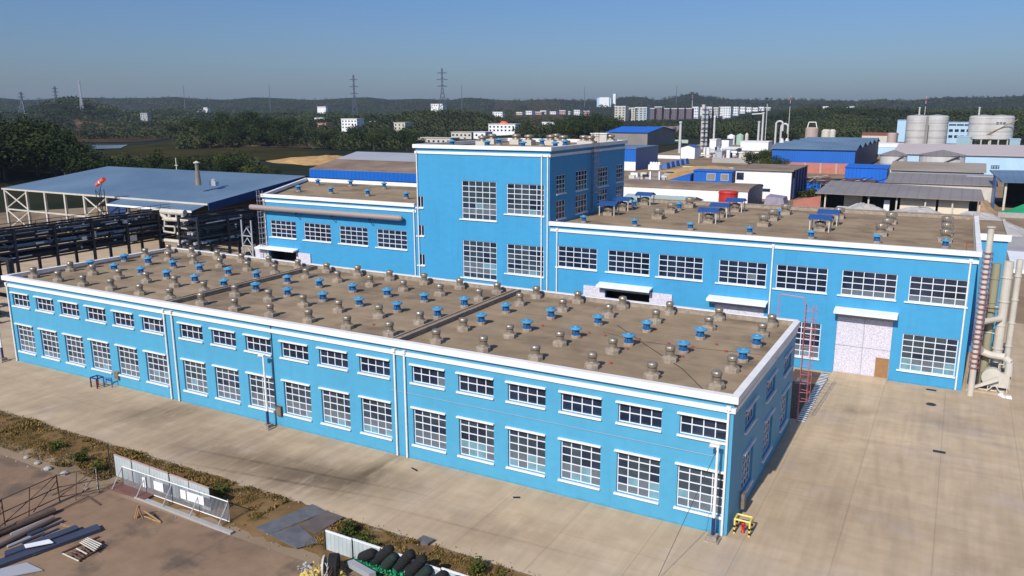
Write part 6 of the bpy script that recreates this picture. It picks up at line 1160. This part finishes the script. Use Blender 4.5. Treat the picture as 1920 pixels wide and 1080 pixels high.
def tree_proto(seed, m, kind):
    t = thing("broadleaf_tree" if kind != 'tall' else "slender_tree", (0, 0, -500), "t", "tree")
    b = MB(); hh = .62; b.cyl((0, 0, -.05), (.02, .01, hh), .035, .018, BARK, 7, caps=False); g = random.Random(seed)
    for i in range(5): a = g.uniform(0, 6.28); z = g.uniform(.25, .5); b.cyl((0, 0, z), (.22*math.cos(a), .22*math.sin(a), z+.2), .014, .006, BARK, 5, caps=False)
    b.v = [(x, y, z-500) for x, y, z in b.v]; b.build("trunk", t)
    if kind == 'round': co = crown_arrays(seed, 900, 13, .062, flat=.95)*np.array([.52, .52, .46])+np.array([0, 0, .58])
    elif kind == 'tall': co = crown_arrays(seed, 700, 14, .07, flat=1.2)*np.array([.26, .26, .5])+np.array([0, 0, .58])
    else: co = crown_arrays(seed, 420, 9, .1, flat=.7)*np.array([.8, .8, .6])+np.array([0, 0, .42])
    qmesh("crown", co, m, t); return t
PR = [tree_proto(21, LEAF, 'round'), tree_proto(22, LEAF, 'round'), tree_proto(23, LEAF, 'round'), tree_proto(24, LEAF, 'tall'), tree_proto(25, LEAF, 'tall'), tree_proto(26, LGRN, 'round'), tree_proto(27, LGRN, 'bush')]
PR[6].name = "bush"; first = set()
def plant(k, px_, dist, H, label, group=None, xy=None, W=None):
    p = polar(px_, dist) if xy is None else xy; z = float(height(p[0], p[1])) if dist > 285 else 0.0; W = W or H*random.uniform(1.0, 1.35); loc = (p[0], p[1], z-.1*H*.2)
    if k not in first:
        first.add(k); t = PR[k]; t.location = loc; t.scale = (W, W, H); t["label"] = label; 
        if group: t["group"] = group
        return t
    t = copy_tree(PR[k], loc, label, rz=random.uniform(0, 6.28), scale=(W, W, H)); t["category"] = "tree" if k != 6 else "bush"
    if group: t["group"] = group
    elif "group" in t: del t["group"]
    return t
rt_ = random.Random(77)
for i in range(64):    # dark grove at the far left, behind the open shed
    px_ = rt_.uniform(-90, 190); lim = 1 if px_ < 120 else 1-(px_-120)/110; dist = rt_.uniform(300, 430); H = rt_.uniform(11, 16)*(.55+.45*lim)
    if px_ > 150: dist = rt_.uniform(290, 350)
    plant(rt_.choice((0, 1, 2)), px_, dist, H, "dark dense tree in the grove behind the left open shed", "trees of the grove behind the left shed")
for i in range(44):    # uneven row behind the blue roofed shed
    px_ = 195+i*8.4+rt_.uniform(-5, 5); gap = 560 > px_ > 500; dist = rt_.uniform(262, 330); H = rt_.uniform(7.0, 11.5)*(1 if not gap else .55)*(1.25 if 300 < px_ < 370 else 1)
    k = rt_.choice((0, 1, 3, 4, 3)) if px_ < 430 else rt_.choice((5, 5, 1, 6)); plant(k, px_, dist, H*(1 if k != 6 else .5), "mixed dark slender tree in the row behind the blue shed roof" if k != 5 and k != 6 else "olive green tree in the row behind the blue shed roof", "trees in the row behind the blue shed" if k not in (5, 6) else "olive trees behind the blue shed")
for i in range(46):    # rounded wooded knoll
    px_ = rt_.gauss(470, 55); px_ = min(max(px_, 350), 600); dist = rt_.uniform(545, 690); plant(rt_.choice((0, 1, 2)), px_, dist, rt_.uniform(11, 15), "dark round-topped tree on the wooded knoll above the sheds", "trees of the wooded knoll")
for i in range(44):    # trees before the houses, left of the tall block
    px_ = rt_.uniform(600, 800); dist = rt_.uniform(480, 700); plant(rt_.choice((0, 1, 2, 3)), px_, dist, rt_.uniform(8, 13), "dark tree among the houses left of the tall block", "trees left of the tall block")
for i in range(40):    # clump right of the tall block's roof line
    px_ = rt_.uniform(980, 1235) if i > 22 else rt_.uniform(1030, 1150); dist = rt_.uniform(600, 760); plant(rt_.choice((0, 1, 2)), px_, dist, rt_.uniform(12, 17)*(1.2 if 1050 < px_ < 1145 else .8), "dark tree in the clump above the tall block's roof", "trees above the tall block's roof")
for i in range(16):
    px_ = rt_.uniform(1385, 1455); dist = rt_.uniform(330, 430); plant(rt_.choice((0, 1, 5)), px_, dist, rt_.uniform(4.5, 8), "bushy tree between the refinery and the blue warehouse", "trees beside the blue warehouse")
for i in range(9):
    p = onz(rt_.uniform(1496, 1560), rt_.uniform(352, 378)); plant(rt_.choice((5, 6)), 0, 200, rt_.uniform(2.2, 4), "green shrub by the white office block", "shrubs by the white office block", xy=p[:2])
for i in range(8):
    p = onz(rt_.uniform(1640, 1700), rt_.uniform(300, 312)); plant(rt_.choice((5, 6)), 0, 390, rt_.uniform(3, 5), "green shrub behind the tan workshop", "shrubs behind the tan workshop", xy=p[:2])
# the woods farther off, too many to count
P60 = [crown_arrays(s, 42, 6, .17, flat=.9) for s in (1, 2, 3, 4)]; P20 = [crown_arrays(s, 18, 4, .24, flat=.9) for s in (5, 6, 7, 8)]
CLEAR = [(a_-3, b__+3, d_-(150 if d_ < 1000 else 35), d_+20) for a_, b__, yb_, yt, d_, c_, st_, lab in houses if lab] + [(1145, 1445, 1230, 2400), (960, 1110, 1500, 2100), (500, 650, 330, 470)]
def wood(name, label, regs, seed):
    g = np.random.default_rng(seed); out_ = []
    for (pa, pb, da, db, n, s0, s1) in regs:
        px_ = g.uniform(pa, pb, n); dd = np.sqrt(g.uniform(da**2, db**2, n)); 
        for a, dist in zip(px_, dd):
            if any(p <= a <= q and e <= dist <= f for p, q, e, f in CLEAR): continue
            x, y = polar(a, dist)
            if vnoise(np.array(x), np.array(y), 130, 9) < .2 and dist < 1400: continue
            z = float(height(x, y)); s = g.uniform(s0, s1)
            out_.append((P60 if dist < 1300 else P20)[g.integers(0, 4)]*np.array([s*.62, s*.62, s*.5])+np.array([x, y, z+s*.36]))
    return qmesh(name, np.concatenate(out_), FLEAF, label=label, cat="woods", kind="stuff")
wood("woods", "distant dark woods across the low hills of the left half", [(-150, 600, 1150, 1700, 1700, 10, 15), (-150, 340, 780, 1150, 200, 8, 12), (350, 600, 700, 1150, 380, 9, 14), (362, 590, 550, 700, 420, 7, 10), (600, 930, 520, 820, 900, 7, 11), (190, 345, 800, 1000, 160, 8, 11), (195, 560, 345, 400, 130, 5, 8), (590, 980, 820, 1350, 1900, 9, 14), (300, 1000, 1350, 2400, 3600, 10, 15), (-150, 300, 1700, 2500, 1500, 10, 16), (-150, 1000, 2400, 3400, 2200, 13, 20)], 5)
wood("woods", "distant dark woods across the low hills of the right half", [(970, 1460, 700, 900, 900, 9, 13), (985, 1230, 600, 720, 260, 8, 12), (900, 1030, 760, 1000, 300, 8, 12), (1200, 1480, 850, 1300, 900, 9, 14), (1440, 2100, 700, 1350, 2600, 9, 14), (1000, 2100, 1350, 1500, 600, 9, 14), (1420, 2100, 1500, 2600, 2800, 10, 15), (960, 1440, 2100, 2900, 900, 10, 16), (960, 2100, 2800, 3500, 1500, 13, 20)], 6)
# fields and water on the open land
def patch(name, quad, m, label, cat, dz=.5, n=14):
    A, B, C_, D_ = [np.array(onz(a, b_)[:2]) for a, b_ in quad]; mb = MB(); grid = [[None]*(n+1) for _ in range(n+1)]
    for i in range(n+1):
        for j in range(n+1):
            u, v = i/n, j/n; p = (A*(1-u)+B*u)*(1-v)+(D_*(1-u)+C_*u)*v; grid[i][j] = (p[0], p[1], float(height(p[0], p[1]))+dz)
    for i in range(n):
        for j in range(n): mb.face([grid[i][j], grid[i+1][j], grid[i+1][j+1], grid[i][j+1]], m)
    mb.build(name, label=label, cat=cat, kind="structure", smooth=True)
FLD = ground_mat("dry_field", (122, 92, 66), (84, 68, 48), (64, 62, 42), s1=.014, s2=.09, k=.6, streak=[((.004, .09, 1), .2, .7)]); FLD2 = ground_mat("red_soil", (104, 76, 64), (130, 108, 90), (78, 66, 54), s1=.03, s2=.2, k=.66)
WAT = mat("pond_water", (70, 84, 104), .12, k=.7)
patch("field", [(120, 268), (370, 268), (345, 243), (140, 243)], FLD, "dull brown marshy field between the groves on the left", "field", .5)
patch("soil_strip", [(138, 248), (345, 248), (345, 241), (140, 241)], FLD2, "thin strip of bare reddish soil at the field's far edge", "field", 1.0)
patch("field", [(180, 306), (600, 300), (560, 276), (200, 276)], mat("green_brown_field", (82, 74, 50), 1.0, spec=0, rgb2=(50, 56, 34), scale=.03, k=.6), "green-brown field behind the row of trees", "field", .4)
patch("pond", [(176, 282), (226, 281), (240, 275), (172, 274)], WAT, "small grey pond at the edge of the brown field", "pond", .9)
patch("soil_strip", [(365, 283), (620, 280), (600, 273), (360, 274)], FLD2, "reddish soil strip at the foot of the wooded knoll", "field", .8)
patch("bare_slope", [(900, 236), (1060, 236), (1050, 216), (930, 216)], FLD, "bare brownish slope left of the apartment estate", "field", .8)
# grass on the verge: tufts nobody could count
def tufts():
    g = np.random.default_rng(31); out_ = []; n = 52000; x = g.uniform(-75, -4.5, n); t = g.uniform(0, 1, n)
    up = np.where(x < -24, -9.2, -9.5); lo = np.where(x < -38.5, -13.6, -13.2); y = up+(lo-up)*t
    keep = (vnoise(x, y, 1.7, 5)*.6+vnoise(x, y, .6, 6)*.4 > .33) & ~((x > -26.4) & (x < -21.6) & (y > -14) ) & ~((y < -12.3) & (x > -40) & (x < -26)) & ~((y < -12.7) & (x > -21)); x, y = x[keep], y[keep]; n = len(x)
    big = vnoise(x, y, 2.6, 8); s = g.uniform(.03, .085, n)*(1+1.4*np.clip((big-.55)*2.5, 0, 1)); a = g.uniform(0, 6.28, n); le = g.normal(0, .5, (n, 2))
    u = np.stack([np.cos(a), np.sin(a), np.zeros(n)], 1)*s[:, None]*.45; b_ = np.stack([x, y, np.full(n, .1)], 1); tp = b_+np.stack([le[:, 0]*s*1.6, le[:, 1]*s*1.6, s*1.5], 1)
    co = np.stack([b_-u, b_+u, tp+u*.5, tp-u*.5], 1).reshape(-1, 3); qmesh("dry_grass", co, GRASS, label="dry tufts of grass and weeds covering the verge", cat="grass", kind="stuff")
tufts()
def litter():
    g = random.Random(90); m = MB()
    for i in range(520):
        x = g.uniform(-70, -5); y = g.choice((g.uniform(-9.6, -8.8), g.uniform(-14.6, -12.9), g.uniform(-13.5, -9)));
        if -20.5 < x and y < -12.7: continue
        s_ = g.uniform(.02, .09); a = g.uniform(0, 3.1); c, q = math.cos(a)*s_, math.sin(a)*s_; z = .02 if y > -9.2 or y < -13.6 else .12
        m.hexa([(x-c, y-q, z), (x+q*.6, y-c*.6, z), (x+c, y+q, z), (x-q*.6, y+c*.6, z)], [(x-c*.7, y-q*.7, z+s_*.6), (x+q*.4, y-c*.4, z+s_*.7), (x+c*.7, y+q*.7, z+s_*.5), (x-q*.4, y+c*.4, z+s_*.6)], g.choice((GRAVEL, GRAVEL, CONC, WOOD, PGREY, RUST)))
    m.build("litter", label="small stones and litter strewn along the verge", cat="litter", kind="stuff")
litter()
gb = random.Random(6)
for i, (x, y, H, lab) in enumerate([(-19.9, -11.3, 1.0, "dense green bush at the crossing's right end"), (-18.9, -11.2, .8, "lower green bush right of the densest one"), (-17.9, -11.6, .7, "olive bush behind the white hoarding"), (-11.0, -10.6, .8, "small bush near the grey slab"), (-9.4, -11.2, .7, "small dry bush at the bottom edge of the verge"), (-31, -10.9, .8, "low dark weed bush behind the left hoarding"), (-44, -12.2, .9, "dark green weed bush left of the hoarding"), (-41.5, -12.6, .8, "dark green weed bush touching the thin post"), (-48, -11.8, .8, "dark weed bush on the left part of the verge")]):
    plant(6, 0, 40, H*1.5, lab, xy=(x, y), W=H*1.3)
for i, (x, y) in enumerate([(-43.4, -14.0), (-45.2, -14.1), (-46.8, -13.9), (-48.5, -13.7), (-39.9, -14.7)]):
    s_ = gb.uniform(.15, .3); tag(MB().lathe([(s_, 0), (s_*1.1, s_*.4), (s_*.6, s_*.8), (s_*.1, s_*.9)], GRAVEL, 7, (x, y), .01).build("stone", origin=(x, y, 0)), f"pale stone along the lower yard's edge, {ORD[i]} from the {'thin post' if i < 4 else 'kerb'}", "stone", "pale stones at the verge")

# ================================================================ HAZE: the thin air between here and the hills
hz = MB(); hz.box(-6500, 4200, -140, 8200, -1.6, 170, None); 
hm = bpy.data.materials.new("haze_air"); hm.use_nodes = True; hn = hm.node_tree.nodes; hn.clear(); ho = hn.new("ShaderNodeOutputMaterial"); hv = hn.new("ShaderNodeVolumePrincipled")
hv.inputs["Color"].default_value = (.66, .80, 1, 1); hv.inputs["Density"].default_value = .00006; hv.inputs["Anisotropy"].default_value = .2; hm.node_tree.links.new(hv.outputs[0], ho.inputs["Volume"])
hz.mats = [hm]; hz.m = [0]*len(hz.f); h = hz.build("haze", label="thin blue haze over the distant hills", cat="haze", kind="stuff")
for t in PR:
    if t.location.z < -400:
        for c in list(t.children): bpy.data.objects.remove(c)
        bpy.data.objects.remove(t)

# labels by order along the picture, for the repeats that only their place tells apart
def ordw(n):
    if n < 20: return ORD[n]
    t, u = divmod(n+1, 10); T = ["", "", "twenty", "thirty", "forty", "fifty", "sixty", "seventy"][t]; return T[:-1]+"ieth" if u == 0 else T+"-"+ORD[u-1]
def px_of(o): d = np.array(o.location)-CAM; return float(d@RT/(d@FW))
for grp, fmt in (("trees of the grove behind the left shed", "dark dense tree, %s from the left in the grove behind the left shed"), ("trees of the wooded knoll", "dark round-topped tree, %s from the left on the wooded knoll"), ("trees left of the tall block", "dark tree, %s from the left among the houses left of the tall block"),
                 ("trees above the tall block's roof", "dark tree, %s from the left in the clump above the tall block's roof"), ("trees in the row behind the blue shed", "dark slender tree, %s from the left in the row behind the blue shed"), ("olive trees behind the blue shed", "olive green tree, %s from the left behind the blue shed roof"),
                 ("trees beside the blue warehouse", "bushy tree, %s from the left between the refinery and the blue warehouse"), ("small red clamps on the low roof", "small red clamp on the low roof, %s from the left"), ("shrubs by the white office block", "green shrub by the white office block, %s from the left"), ("shrubs behind the tan workshop", "green shrub behind the tan workshop, %s from the left")):
    for i, o in enumerate(sorted([o for o in bpy.data.objects if o.parent is None and o.get("group") == grp], key=px_of)): o["label"] = fmt % ordw(i)
